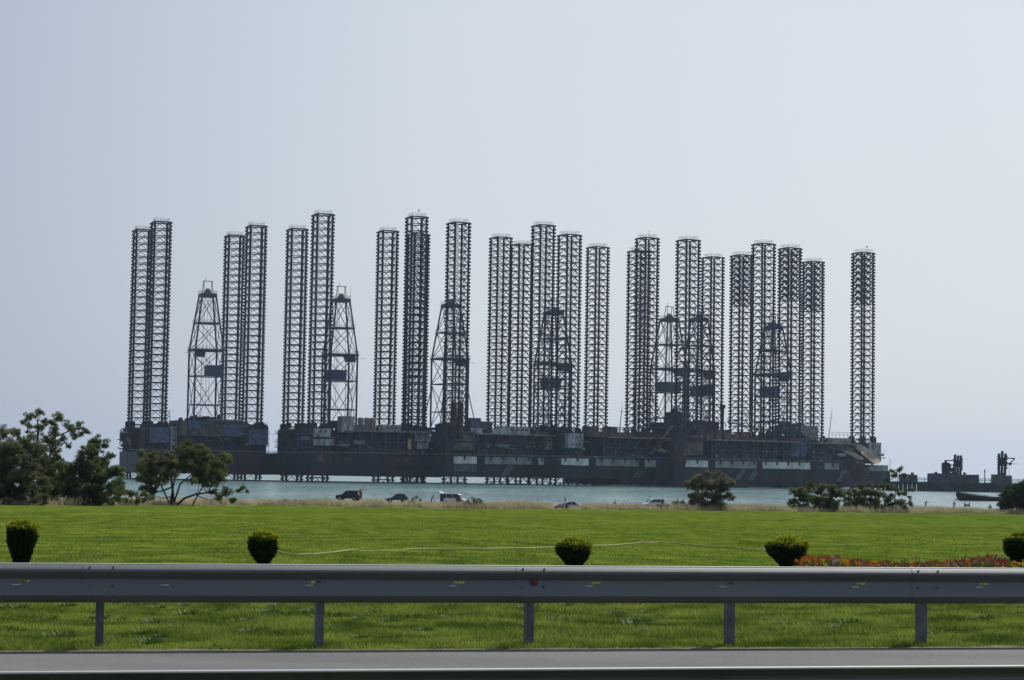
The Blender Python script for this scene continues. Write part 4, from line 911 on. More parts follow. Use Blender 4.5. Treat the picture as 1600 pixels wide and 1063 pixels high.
sh1 = [.25, .34, .66, .92, 1.0, .93, .70]; sh2 = [.22, .28, .55, .90, 1.02, .96, .66]
topiary(33, 815, 42, 35.5, 'tall clipped bush near the left edge of the lawn, leaning right', [.45, .5, .7, .9, 1.0, .98, .8])
topiary(412, 832, 42, 36.5, 'clipped bush at the left end of the yellow hose', sh1)
topiary(898, 842, 50, 38, 'clipped bush standing in front of the middle of the hose', sh1)
topiary(1231, 840, 58, 39, 'widest mushroom shaped clipped bush at the left end of the flower bed', sh2)
topiary(1600, 832, 54, 39, 'clipped bush cut by the right edge behind the flowers', sh2)

# ------------------------------------------------------------------ hose and flower bed
hosem = mat('yellow_hose', (0.27, 0.26, 0.06), 0.7, 0, (0.19, 0.21, 0.045), .6)
pts = []
for (px, py) in ((425,858),(435,864),(447,868),(465,870),(490,869),(520,866),(545,862.5),(562,861.5),(600,861),(640,860.5),(700,860),(760,860),(820,859),(860,857.5),(905,855.5),(950,854.5),(975,852.5),(1000,850),(1030,849.5),(1060,851),(1090,854),(1115,857),(1150,858),(1200,863),(1240,868)):
    lo, hi = 25., 90.
    for _ in range(30):
        Y = (lo+hi)/2; p = at(px, py, Y); g = gz(p.x, Y)
        if p.z > g: lo = Y
        else: hi = Y
    p = at(px, py, lo); pts.append(Vector((p.x, lo, gz(p.x, lo)+.03)))
b = MB()
sm = []
for i in range(len(pts)-1):
    for k in range(4): q = pts[i].lerp(pts[i+1], k/4); q.z = gz(q.x, q.y)+(.04 if not (7 <= i <= 8) else .005); sm.append(q)
b.path(sm, .016, 6); tag(b.build('garden_hose', hosem), 'yellow garden hose snaking across the lawn between the clipped bushes', 'hose')

fcols = [('orange', (0.85, 0.20, 0.015), .28), ('yellow', (0.80, 0.62, 0.03), .2), ('red', (0.55, 0.05, 0.04), .2), ('pink', (0.55, 0.17, 0.21), .22), ('white', (0.75, 0.70, 0.70), .1)]
fm = [mat('petal_'+n, c, .6) for n, c, _ in fcols]
fb = bpy.data.objects.new('flower_bed', None); C.objects.link(fb); fb.location = (0, 0, 0)
tag(fb, 'bed of orange, yellow, red and pink flowers on the lawn behind the crash barrier', 'flower bed')
N = 1300; Vq = []; mi = []; Lf = []
for k in range(N):
    px = rng.uniform(1243, 1640); Y = rng.uniform(37.6, 41.2); x = at(px, 878, Y).x
    patch = (math.sin(px*.045)+math.sin(px*.11+1)+rng.normal()*.9)
    if px < 1285: ci = 0 if rng.random() < .8 else 1
    else:
        q = (patch+2.4)/4.8; ci = int(np.clip(vnoise(px, Y*12, 14, 14, 6)*5.4-.9+rng.normal()*.55, 0, 4)); 
        if rng.random() < .2: ci = int(rng.integers(0, 4))
    hgt = max(.12, .23+.055*math.sin(px*.022-1.2)+.04*rng.normal()); zg = gz(x, Y); 
    r = rng.uniform(.025, .048); c = np.array([x, Y, zg+hgt])
    for a in range(5):
        t0 = a*1.2566+rng.random(); d1 = np.array([math.cos(t0), -abs(math.sin(t0))*.3, math.sin(t0)*.8])*r; d2 = np.array([math.cos(t0+1.1), -.2, math.sin(t0+1.1)*.8])*r
        Vq.append(np.stack([c, c+d1, c+d2])); mi.append(ci)
    for a in range(9):
        p = np.array([x+rng.normal()*.06, Y+rng.normal()*.06, zg+rng.uniform(.02, hgt)]); d = rng.normal(size=3)*.03; e_ = rng.normal(size=3)*.05; e_[2] = abs(e_[2])
        Lf.append(np.stack([p, p+d, p+e_]))
fl = tris('blossoms', np.array(Vq), fm, fb, mi); tag(fl, kind='stuff')
lf = tris('flower_leaves', np.array(Lf), leafmat('flower_leaf', (0.035, 0.075, 0.015), (0.06, 0.11, 0.02), 5), fb); tag(lf, kind='stuff')

# ------------------------------------------------------------------ grass
gm = leafmat('grass_blades', (0.062, 0.106, 0.016), (0.235, 0.290, 0.055), 1.1, trans=.45, lo=.38, hi=.62)
gm.node_tree.nodes['Principled BSDF'].inputs['Specular IOR Level'].default_value = 0.05
def blades(n, y0, y1, xk, h0, h1, w_, power=1.0):
    Y = y0+(y1-y0)*rng.random(n)**power; X = (rng.random(n)*2-1)*xk*Y
    Yg = Y+X*TANA*np.clip((60-Y)/40, 0, 1); Z = ground_z(X, Yg)
    clump = .1+.75*vnoise(X, Yg, .28, .5, 4)**1.4+.75*vnoise(X, Yg, 1.3, 1.8, 5)**1.5+.15*rng.random(n)
    h = (h0+(h1-h0)*rng.random(n))*np.clip(clump, .28, 1.5); a = rng.random(n)*2*math.pi; b_ = rng.random(n)*2*math.pi
    p = np.stack([X, Yg, Z], 1); s_ = np.stack([np.cos(a), np.sin(a), 0*a], 1)*w_*(.6+.8*rng.random(n))[:, None]
    t = np.stack([np.cos(b_)*h*.6, np.sin(b_)*h*.6, h], 1)
    return np.stack([p-s_, p+s_, p+t], 1)
V = np.concatenate([blades(260000, 18.55, 30, .31, .03, .085, .005, 1.2), blades(90000, 30, 46, .31, .03, .07, .006), blades(60000, 46, 110, .31, .03, .07, .012)])
nw = 260; wv = []
for k in range(nw):      # darker broad leaved weeds in the turf
    Y = rng.uniform(18.9, 34); X = rng.uniform(-.3, .3)*Y; Y += X*TANA; r = rng.uniform(.03, .075); m_ = 60
    a = rng.random(m_)*6.28; p = np.stack([X+r*2.2*np.cos(a)*rng.random(m_), Y+r*2.2*np.sin(a)*rng.random(m_), np.full(m_, gz(X, Y)+.01)], 1)
    d = np.stack([np.cos(a)*r*.8, np.sin(a)*r*.8, r*(.3+.6*rng.random(m_))], 1); s_ = np.stack([-np.sin(a), np.cos(a), 0*a], 1)*r*.22
    wv.append(np.stack([p-s_, p+s_, p+d], 1))
tag(tris('weeds', np.concatenate(wv), leafmat('weed_leaf', (0.038, 0.080, 0.014), (0.070, 0.120, 0.020), 1.5)), 'dark broad leaved weeds scattered in the near turf', 'weeds', kind='stuff')
d0 = V[:, 0, 1]-V[:, 0, 0]*TANA; keep = (d0 > 18.5+.06*np.sin(V[:, 0, 0]*3)) & (V[:, 0, 1] < np.interp(V[:, 0, 0], [q[0] for q in EDGE], [q[1] for q in EDGE]))
tag(tris('lawn_grass', V[keep], gm), 'short green lawn grass sloping down to the shore', 'grass', kind='stuff')
# dry reeds behind the lawn
dm = leafmat('dry_grass', (0.36, 0.32, 0.20), (0.50, 0.46, 0.27), .35, trans=.3)
n = 150000; X = rng.uniform(-75, 95, n); E_ = np.interp(X, [q[0] for q in EDGE], [q[1] for q in EDGE])
Y = E_+rng.random(n)**1.6*75; Z = ground_z(X, Y); pt = np.sin(X*.35+1)*np.sin(Y*.12)+np.sin(X*.9+Y*.2)*.6+rng.normal(size=n)*.5
h = (.45+.6*rng.random(n))*np.clip(.85+.22*pt, .3, 1.3)*np.where(X < -24, .8, 1)
h = h*np.clip((E_+75-Y)/30, .35, 1)
PXg = 800+F*X/Y
for pa, pc, k in ((518, 572, .72), (600, 640, .62), (862, 915, .38), (1004, 1040, .75)): h = np.where((PXg > pa) & (PXg < pc), h*(k+(1-k)*np.clip(1-np.minimum(PXg-pa, pc-PXg)/5, 0, 1)), h)
a = rng.random(n)*6.28; b_ = rng.random(n)*6.28; p = np.stack([X, Y, Z], 1); s_ = np.stack([np.cos(a), np.sin(a), 0*a], 1)*.04
V = np.stack([p-s_, p+s_, p+np.stack([np.cos(b_)*h*.25, np.sin(b_)*h*.25, h], 1)], 1)
tag(tris('dry_grass', V, dm), 'tall straw coloured dry grass between the lawn and the water', 'dry grass', kind='stuff')

# ------------------------------------------------------------------ cars
glass = mat('car_glass', (0.015, 0.02, 0.022), 0.08, 0, spec=.6); tyre = mat('tyre_rubber', (0.012, 0.012, 0.012), 0.9); rim = mat('wheel_rim', (0.3, 0.3, 0.3), 0.35, .7)
redl = mat('tail_lamp', (0.3, 0.01, 0.01), .3); whl = mat('head_lamp', (0.6, 0.6, 0.6), .15); cardark = mat('car_interior', (0.01, 0.01, 0.012), .9); plas = mat('bumper_plastic', (0.03, 0.03, 0.032), .6)
def paint_m(n, c): return mat(n, c, .3, .15, spec=.5)
def car(name, label, px, Y, kind, col, face_left=True, L=4.4, wid=1.75, z=None, yaw=0.0, hatch=False):
    x = at(px, 780, Y).x; zg = gz(x, Y) if z is None else z
    root = thing(name, label, 'car' if kind != 'van' else 'van', (x, Y, zg), (0 if face_left else math.pi)+yaw, 'vehicles parked by the water')
    pm = paint_m('car_paint_'+name, col)
    if kind == 'sedan': low = [(-.5,.42),(-.495,.60),(-.44,.68),(-.20,.80),(.32,.84),(.45,.83),(.5,.72),(.5,.40)]; roof = [(-.20,.80),(-.07,1.30),(0.02,1.38),(.16,1.38),(.34,.84)]; H = 1.0; wr = .31
    elif kind == 'hatch': low = [(-.5,.40),(-.49,.58),(-.43,.68),(-.22,.84),(.40,.90),(.49,.86),(.5,.70),(.5,.40)]; roof = [(-.22,.84),(-.06,1.36),(.05,1.44),(.30,1.42),(.44,.90)]; H = 1.0; wr = .31
    elif kind == 'suv': low = [(-.5,.48),(-.495,.75),(-.46,.92),(-.24,1.05),(.46,1.10),(.5,1.02),(.5,.48)]; roof = [(-.24,1.05),(-.09,1.62),(.02,1.70),(.42,1.68),(.49,1.10)]; H = 1.0; wr = .36
    else: low = [(-.5,.40),(-.5,.78),(-.47,1.0),(-.38,1.10),(.5,1.15),(.5,.40)]; roof = [(-.38,1.10),(-.27,1.78),(-.18,1.90),(.46,1.93),(.5,1.85),(.5,1.15)]; H = 1.0; wr = .32
    hw = wid/2; b = MB()
    def sect(poly, w0, w1, zlo, zhi):
        # side profile extruded across with tumblehome
        n = len(poly); rows = []
        for f_ in (-1, -.93, .93, 1):
            row = []
            for (px_, pz) in poly:
                k = (pz-zlo)/(zhi-zlo); ww = w0+(w1-w0)*k; sh = .975 if abs(f_) == 1 else 1.0
                row.append((px_*L*sh, f_*ww, zlo+(pz-zlo)*(.985 if abs(f_) == 1 and pz > zlo+.1 else 1)))
            rows.append(row)
        b.loft(rows)
    ax = [-.32*L, .29*L] if kind != 'van' else [-.30*L, .27*L]
    # lower body bottom edge with wheel arches
    bot = []
    for a in ax[::-1]:
        for t in range(7):
            th = math.pi*t/6; bot.append(((a+math.cos(th)*(wr+.06))/L, .36+math.sin(th)*(wr+.0)))
    zb_ = .28
    low2 = [(low[0][0], zb_)]+low[0:]+[(low[-1][0], zb_)]
    low2 = low2[:-1]+[(low[-1][0], zb_)]
    poly = low2+[((q[0]), max(q[1], zb_)) for q in bot]
    sect(poly, hw, hw*.97, zb_, low[3][1])
    b.build('body', pm, root)
    # cabin: roof shell narrower, glass panes on it
    b = MB(); zl = roof[0][1]; zh = max(q[1] for q in roof); n = len(roof); rows = []
    for f_ in (-1, 1): rows.append([(q[0]*L, f_*(hw*.95-(hw*.17)*(q[1]-zl)/(zh-zl)), q[1]-(.0 if q[1] > zl+.01 else .04)) for q in roof])
    b.loft(rows); cab = b.build('cabin', pm, root)
    def lerp2(p, q, t): return (p[0]+(q[0]-p[0])*t, p[1]+(q[1]-p[1])*t)
    top = zh-.09; bt = max(zl, roof[-1][1])+.04
    def xat(edge, z_):  # x on the front / rear roof slope
        pts_ = roof if edge == 0 else roof[::-1]
        for i in range(len(pts_)-1):
            p, q = pts_[i], pts_[i+1]
            if min(p[1], q[1]) <= z_ <= max(p[1], q[1]) and abs(p[1]-q[1]) > 1e-6: return p[0]+(q[0]-p[0])*(z_-p[1])/(q[1]-p[1])
        return pts_[1][0]
    f0, f1 = xat(0, bt)+.02, xat(0, top)+.02; r0, r1 = xat(1, bt)-.02, xat(1, top)-.02
    pil = [0, .36, .70, 1.0] if kind in ('suv', 'van') else [0, .48, 1.0]
    for sgn in (-1, 1):
        for k in range(len(pil)-1):
            g = MB(); a0 = f0+(r0-f0)*pil[k]+(.009 if k else 0); a1 = f0+(r0-f0)*pil[k+1]-.009; c0 = f1+(r1-f1)*pil[k]+(.009 if k else 0); c1 = f1+(r1-f1)*pil[k+1]-.009
            def yy(z_): return sgn*(hw*.95-(hw*.17)*(z_-zl)/(zh-zl)+.02)
            q = [(a0*L, yy(bt), bt), (a1*L, yy(bt), bt), (c1*L, yy(top), top), (c0*L, yy(top), top)]
            g.add(q, [(0, 1, 2, 3)] if sgn < 0 else [(3, 2, 1, 0)]); g.build('side_window', glass, cab)
    def pane(nm, p, q, off):
        g = MB(); a = lerp2(p, q, .1); c = lerp2(p, q, .9); 
        def hw_(z_): return hw*.88-(hw*.17)*(z_-zl)/(zh-zl)
        nx = (q[1]-p[1])*off; nz = -(q[0]-p[0])*off*L; m_ = math.hypot(nx, nz) or 1; nx = nx/m_*.008; nz = nz/m_*.008
        g.add([(a[0]*L+nx, -hw_(a[1]), a[1]+nz), (a[0]*L+nx, hw_(a[1]), a[1]+nz), (c[0]*L+nx, hw_(c[1]), c[1]+nz), (c[0]*L+nx, -hw_(c[1]), c[1]+nz)], [(0, 1, 2, 3)]); g.build(nm, glass, cab)
    pane('windscreen', roof[0], roof[1], -1); 
    if not hatch: pane('rear_window', roof[-1], roof[-2], 1)
    for a in ax:
        for sgn in (-1, 1):
            g = MB(); g.tube((a, sgn*(hw-.21), wr), (a, sgn*(hw-.01), wr), wr, 18); wo = g.build('wheel', tyre, root)
            g = MB(); g.tube((a, sgn*(hw-.02), wr), (a, sgn*(hw+.005), wr), wr*.6, 12); g.build('rim', rim, wo)
    for sgn in (-1, 1):
        g = MB(); zz = low[1][1]+.04; g.cbox((-.488*L, sgn*hw*.72, zz), (.1, .32, .14)); g.build('headlight', whl, root)
        g = MB(); zz = low[-2][1]-.05; g.cbox((.494*L, sgn*hw*.78, zz), (.08, .24, .2)); g.build('tail_light', redl, root)
        g = MB(); g.cbox(((f0+.05)*L, sgn*(hw+.08), bt+.08), (.12, .16, .13)); g.build('wing_mirror', plas, root)
    g = MB(); g.box(-.508*L, -.47*L, -hw*.9, hw*.9, .26, .44); g.build('front_bumper', plas if kind == 'suv' else pm, root)
    g = MB(); g.box(.47*L, .508*L, -hw*.9, hw*.9, .28, .50); g.build('rear_bumper', plas if kind == 'suv' else pm, root)
    if hatch:
        zr = zh-.04; g = MB(); x0 = .46*L
        g.loft([[(x0-.05, -hw*.78, zr), (x0-.05, hw*.78, zr), (x0-.05, hw*.78, zr+.08), (x0-.05, -hw*.78, zr+.08)],
                [(x0+.55, -hw*.8, zr+.26), (x0+.55, hw*.8, zr+.26), (x0+.55, hw*.8, zr+.34), (x0+.55, -hw*.8, zr+.34)],
                [(x0+1.15, -hw*.74, zr+.16), (x0+1.15, hw*.74, zr+.16), (x0+1.15, hw*.74, zr+.24), (x0+1.15, -hw*.74, zr+.24)]])
        g.build('tailgate', pm, root)
        g = MB(); g.box(.503*L, .507*L, -hw*.8, hw*.8, .56, zh-.12); g.build('boot_opening', cardark, root)
        g = MB(); 
        for sgn in (-1, 1): g.tube((x0, sgn*hw*.75, zr-.45), (x0+.6, sgn*hw*.75, zr+.24), .015)
        g.build('gas_strut', plas, root)
    return root
car('parked_suv', 'black off-roader with its tailgate raised, left of the other vehicles', 545, 341, 'suv', (0.012, 0.013, 0.02), True, 4.1, 1.8, yaw=math.radians(-12), hatch=True, z=-3.95)
car('parked_hatchback', 'dark grey hatchback sunk in the dry grass between the black off-roader and the van', 620, 335, 'hatch', (0.035, 0.045, 0.06), True, 3.6, 1.65, yaw=math.radians(10), z=-4.0)
v = car('parked_van', 'white van with raised tailgate and open doors behind a shrub', 709, 332, 'van', (0.62, 0.60, 0.60), False, 4.0, 1.75, z=-4.3, yaw=math.radians(-14), hatch=True)
g = MB(); g.box(-1.42, -.62, .86, .90, .45, 1.12); g.build('open_doorway', cardark, v)
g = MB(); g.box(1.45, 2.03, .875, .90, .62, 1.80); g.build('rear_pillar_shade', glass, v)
g = MB(); g.box(-1.52, -1.46, .88, 1.62, .42, 1.12); g.tube((-1.49, .9, 1.12), (-1.30, .95, 1.66), .03); g.tube((-1.30, .95, 1.66), (-1.30, 1.55, 1.60), .03); g.tube((-1.49, 1.6, 1.12), (-1.30, 1.55, 1.60), .03); g.build('front_door', cardark, v)
car('parked_saloon', 'silver saloon car half hidden by dry grass and a purple shrub', 888, 303, 'sedan', (0.42, 0.44, 0.52), True, 4.35, 1.7, yaw=math.radians(14), z=-4.28)
v = car('parked_estate', 'white estate car with a tall thin rod standing at its rear', 1021, 337, 'suv', (0.55, 0.53, 0.55), True, 3.7, 1.75, yaw=math.radians(12), z=-4.5)
g = MB(); g.tube((1.4, -.9, .3), (1.3, -.9, 3.9), .025, 5, .012); g.build('rod_aerial', plas, v)

# ------------------------------------------------------------------ people
skin = mat('skin', (0.24, 0.12, 0.08), .6); hair = mat('dark_hair', (0.015, 0.012, 0.01), .7)
def skin_obj(name, verts, edges, radii, m, parent, sub=1):
    me = bpy.data.meshes.new(name); me.from_pydata(verts, edges, []); me.materials.append(m); o = bpy.data.objects.new(name, me); C.objects.link(o); o.parent = parent
    sk = o.modifiers.new('skin', 'SKIN'); sk.use_smooth_shade = True
    me.skin_vertices.new() if not me.skin_vertices else None
    for sv, r in zip(me.skin_vertices[0].data, radii): sv.radius = (r, r) if not isinstance(r, tuple) else r
    me.skin_vertices[0].data[0].use_root = True
    ss = o.modifiers.new('subd', 'SUBSURF'); ss.levels = sub; ss.render_levels = sub
    return o
def person(label, px, Y, z, pose, face=0.0, shirt=None, trousers=(0.02, 0.022, 0.035), skincol=None, hold=None, group='people at the water'):
    x = at(px, 780, Y).x; root = thing('person', label, 'person', (x, Y, z), face, group)
    J = dict(pel=(0, 0, .93), chest=(0, 0, 1.28), neck=(0, 0, 1.48), head=(0.02, 0, 1.60), crown=(0.0, 0, 1.70),
             sl=(0, .19, 1.41), el=(0, .26, 1.13), wl=(.06, .26, .88), fl=(.08, .26, .74), sr=(0, -.19, 1.41), er=(0, -.26, 1.13), wr=(.06, -.26, .88), fr=(.08, -.26, .74),
             hl=(0, .10, .88), kl=(.03, .12, .48), al=(0, .12, .08), tl=(.16, .13, .04), hr=(0, -.10, .88), kr=(.03, -.12, .48), ar=(0, -.12, .08), tr=(.16, -.13, .04))
    def mv(**k): J.update(k)
    if pose == 'lean': mv(chest=(.14, 0, 1.22), neck=(.26, 0, 1.38), head=(.36, 0, 1.47), crown=(.40, 0, 1.56), sl=(.22, .19, 1.33), sr=(.22, -.19, 1.33), el=(.30, .22, 1.05), er=(.32, -.22, 1.05), wl=(.45, .18, .86), wr=(.50, -.16, .88), fl=(.52, .14, .76), fr=(.55, -.1, .80))
    if pose == 'bend': mv(chest=(.30, 0, 1.08), neck=(.50, 0, 1.14), head=(.62, 0, 1.16), crown=(.70, 0, 1.20), sl=(.44, .19, 1.10), sr=(.44, -.19, 1.10), el=(.52, .2, .85), er=(.52, -.2, .85), wl=(.62, .16, .66), wr=(.62, -.16, .66), fl=(.66, .14, .55), fr=(.66, -.14, .55))
    if pose == 'walk': mv(kl=(.22, .11, .50), al=(.18, .11, .10), tl=(.33, .11, .08), kr=(-.08, -.11, .48), ar=(-.34, -.11, .18), tr=(-.26, -.11, .06), el=(-.14, .24, 1.15), wl=(-.06, .26, .93), fl=(0, .26, .82), er=(.16, -.24, 1.15), wr=(.32, -.22, 1.05), fr=(.40, -.2, 1.0))
    if pose == 'run': mv(chest=(.12, 0, 1.24), neck=(.20, 0, 1.42), head=(.27, 0, 1.52), crown=(.28, 0, 1.62), sl=(.16, .19, 1.36), sr=(.16, -.19, 1.36), kl=(.34, .11, .62), al=(.24, .11, .22), tl=(.38, .11, .2), kr=(-.16, -.11, .5), ar=(-.52, -.11, .32), tr=(-.5, -.11, .18), el=(-.1, .26, 1.2), wl=(.12, .26, 1.1), fl=(.2, .24, 1.12), er=(.34, -.22, 1.2), wr=(.5, -.2, 1.38), fr=(.56, -.2, 1.46))
    if pose == 'sit':
        for k in ('pel', 'chest', 'neck', 'head', 'crown', 'sl', 'sr', 'el', 'er', 'hl', 'hr'): J[k] = (J[k][0]+(.0 if k in ('pel', 'hl', 'hr') else .08), J[k][1], J[k][2]-.76)
        mv(kl=(.42, .14, .48), kr=(.42, -.14, .48), al=(.50, .14, .08), ar=(.50, -.14, .08), tl=(.66, .14, .04), tr=(.66, -.14, .04), el=(.26, .24, .45), er=(.26, -.24, .45), wl=(.42, .16, .55), wr=(.42, -.16, .55), fl=(.50, .08, .54), fr=(.50, -.08, .54))
    names = list(J); rad = dict(pel=(.15, .12), chest=(.16, .115), neck=.058, head=(.085, .10), crown=.06, sl=.062, sr=.062, el=.045, er=.045, wl=.03, wr=.03, fl=.028, fr=.028, hl=.09, hr=.09, kl=.062, kr=.062, al=.04, ar=.04, tl=.035, tr=.035)
    ed = [('pel', 'chest'), ('chest', 'neck'), ('neck', 'head'), ('head', 'crown'), ('chest', 'sl'), ('sl', 'el'), ('el', 'wl'), ('wl', 'fl'), ('chest', 'sr'), ('sr', 'er'), ('er', 'wr'), ('wr', 'fr'), ('pel', 'hl'), ('hl', 'kl'), ('kl', 'al'), ('al', 'tl'), ('pel', 'hr'), ('hr', 'kr'), ('kr', 'ar'), ('ar', 'tr')]
    ix = {n_: i for i, n_ in enumerate(names)}
    V_ = [J[n_] for n_ in names]; E_ = [(ix[a], ix[b_]) for a, b_ in ed]; R_ = [rad[n_] for n_ in names]
    for sfx, sy in (('l', 1), ('r', -1)):      # fingers and thumb
        w_, f_ = Vector(J['w'+sfx]), Vector(J['f'+sfx]); d = (f_-w_).normalized(); 
        for k in range(4):
            off = Vector((.02*(k-1.5), 0, 0)) if abs(d.x) < .7 else Vector((0, .02*(k-1.5), 0)); tip = f_+off+d*(.055+.012*(1.5-abs(k-1.3))); V_.append(tuple(f_+off*.8+d*.015)); V_.append(tuple(tip)); n0 = len(V_); E_ += [(ix['f'+sfx], n0-2), (n0-2, n0-1)]; R_ += [.009, .007]
        V_.append(tuple(w_.lerp(f_, .5)+Vector((.045, -sy*.01, 0)))); E_.append((ix['f'+sfx], len(V_)-1)); R_.append(.010)
    pm_ = skin if skincol is None else mat('skin_tone', skincol, .6)
    skin_obj('body', V_, E_, R_, pm_, root)
    tm = mat('trousers_cloth', trousers, .9)
    pv = [J['pel'], J['hl'], J['kl'], J['hr'], J['kr'], tuple(Vector(J['pel']).lerp(Vector(J['chest']), .15))]
    skin_obj('trousers', pv, [(0, 1), (1, 2), (0, 3), (3, 4), (0, 5)], [(.165, .135), .105, .08, .105, .08, (.155, .125)], tm, root)
    if shirt:
        sm_ = mat('shirt_cloth', shirt, .9); m_ = lambda a, c_, t: tuple(Vector(J[a]).lerp(Vector(J[c_]), t))
        sv = [J['chest'], m_('pel', 'chest', .2), m_('chest', 'neck', .75), J['sl'], m_('sl', 'el', .8), J['sr'], m_('sr', 'er', .8)]
        skin_obj('shirt', sv, [(0, 1), (0, 2), (0, 3), (3, 4), (0, 5), (5, 6)], [(.18, .135), (.165, .135), .075, .075, .062, .075, .062], sm_, root)
    h_ = MB(); hd = Vector(J['head']); cw = Vector(J['crown']); ax_ = (cw-hd).normalized(); rings = []
    for k, (t, r) in enumerate(((-.01, .108), (.04, .115), (.09, .105), (.13, .07), (.145, .02))):
        c_ = hd+ax_*t+Vector((-.02, 0, 0)); u = Vector((0, 1, 0)); v_ = ax_.cross(u); rings.append([tuple(c_+u*(r*.92*math.cos(a*.628))+v_*(r*math.sin(a*.628))) for a in range(10)])
    h_.loft(rings); h_.build('hair', hair, root)
    if hold:
        h_ = MB(); a = Vector(J['fr']); h_.tube(tuple(a+Vector((0, 0, .05))), (a.x+.12, a.y, .0), .02, 6); o = h_.build('walking_stick', plas, None)
        o.location = root.location; o.rotation_euler = root.rotation_euler; tag(o, 'thin dark stick held by the bare backed man left of the white van', 'stick')
    return root
person('bare chested man bending at the open boot of the black off-roader', 561.5, 339.0, -4.0, 'lean', math.pi*.85, None, (0.10, 0.05, 0.05), (0.30, 0.13, 0.10))
person('bare backed man in dark shorts leaning on a stick left of the white van', 674, 336, -4.35, 'lean', 0.15, None, (0.02, 0.02, 0.03), hold=True)
person('dark haired person seen just over the roof of the silver saloon', 883, 318, -4.30, 'stand', .3, (0.03, 0.035, 0.05))
person('person in a pale shirt crouched at the waterline between the silver and white cars', 962, 366, -4.35, 'sit', math.pi, (0.5, 0.5, 0.55), (0.05, 0.06, 0.10))
person('person in a pale shirt standing at the bonnet of the white estate car', 1010, 342, -4.5, 'lean', 0.5, (0.45, 0.45, 0.5))
person('dark clad person sitting left of the pair beside the bushy tree', 1058, 352, -3.9, 'sit', -1.2, (0.02, 0.025, 0.03))
person('person in a brownish shirt sitting close beside the lone bushy tree', 1067, 352, -4.0, 'sit', -.6, (0.10, 0.06, 0.05))
person('bather running along the water left of the barge', 1446, 395, -4.75, 'run', 0.2, None, (0.03, 0.03, 0.05), (0.07, 0.05, 0.045))
person('bather standing upright below the bow of the barge', 1491, 395, -4.75, 'walk', math.pi, None, (0.03, 0.03, 0.05), (0.07, 0.05, 0.045))
person('left one of two bathers sitting close together under the barge', 1507, 395, -4.2, 'sit', 0.1, None, (0.03, 0.03, 0.05), (0.07, 0.05, 0.045))
person('right one of two bathers sitting close together under the barge', 1515, 395, -4.25, 'sit', math.pi, None, (0.03, 0.03, 0.05), (0.07, 0.05, 0.045))
person('tall person in a reddish top standing before the barge next to the dense dark bush', 1547, 322, -4.35, 'stand', 1.2, (0.10, 0.05, 0.055), (0.02, 0.02, 0.03), (0.12, 0.07, 0.06))

# ------------------------------------------------------------------ pier on the right with loading towers, and the barge
PY = 1005.0; ppx = F/PY
def pxl(px): return (px-800)/F*PY
pier = thing('pier', 'long dark concrete pier reaching out of the right edge of the picture', 'pier', (pxl(1500), PY, SEA))
ox = pxl(1500)
b = MB(); b.box(pxl(1380)-ox, pxl(1720)-ox, -4, 8, 3.2, 4.5); b.box(pxl(1451)-ox, pxl(1720)-ox, -3, 7, -1, 3.2)
for px in np.arange(1452, 1720, 3.1): b.box(pxl(px)-ox, pxl(px)-ox+.5, -3.6, -3, -1, 3.2)
b.build('deck', M['concrete'], pier)
for px in np.concatenate([np.arange(1384, 1436, 7), [1438.5, 1443, 1446.5]]):
    q = MB(); q.box(pxl(px)-ox, pxl(px)-ox+1.2, -3.5, -2.2, -1, 3.2); q.build('pile', M['concrete'], pier); q = MB(); q.box(pxl(px)-ox, pxl(px)-ox+1.2, 5, 6.3, -1, 3.2); q.build('pile', M['concrete'], pier)
q = MB()
for a, c in ((1434, 1454), (1530, 1555), (1581, 1720)): rail_loop(q, [(pxl(a)-ox, -3.6), (pxl(c)-ox, -3.6)], 4.5, 2.0, .12, 2.6, False)
q.build('railing', M['concrete'], pier)
q = MB(); q.cbox((pxl(1387)-ox, 0, 7), (3, 3, 5)); q.tube((pxl(1391)-ox, -3, 4.5), (pxl(1391)-ox, -3, 15.5), .12)
q.build('hut', M['shed'], pier)
ZD = SEA+4.5
def shed(name, label, pa, pc, top, extra):
    xa, xc = pxl(pa), pxl(pc); r = thing(name, label, 'shed', ((xa+xc)/2, PY+1, ZD)); hw_ = (xc-xa)/2
    q = MB(); q.prism([(-hw_, 0), (hw_, 0), (hw_, top*.93), (hw_*.3, top*.9), (-hw_*.1, top), (-hw_*.95, top*1.02), (-hw_, top*.98)], -3.2, 4); wo = q.build('wall', M['shed'], r)
    for k in range(int(hw_*2/3)): q = MB(); q.box(-hw_+1+3*k, -hw_+1.3+3*k, -3.35, -3.2, .1, top*.86); q.build('buttress', M['concrete'], wo)
    for k in range(extra): q = MB(); x = rng.uniform(-hw_*.9, hw_*.9); q.cbox((x, rng.uniform(-2, 2), top+.1), (rng.uniform(.5, 1.8), 1.5, rng.uniform(.5, 1.6))); q.build('roof_vent', M['dark'], r)
    return r
shed('pier_shed', 'long low shed on the pier carrying the two left loading towers', 1454, 1530, 4.2, 9)
shed('pier_shed', 'short shed on the pier under the tallest loading tower', 1554, 1581, 4.1, 3)
shed('pier_shed', 'small pale box shed at the landward end of the pier, behind the ragged pine', 1410, 1434, 3.6, 1)
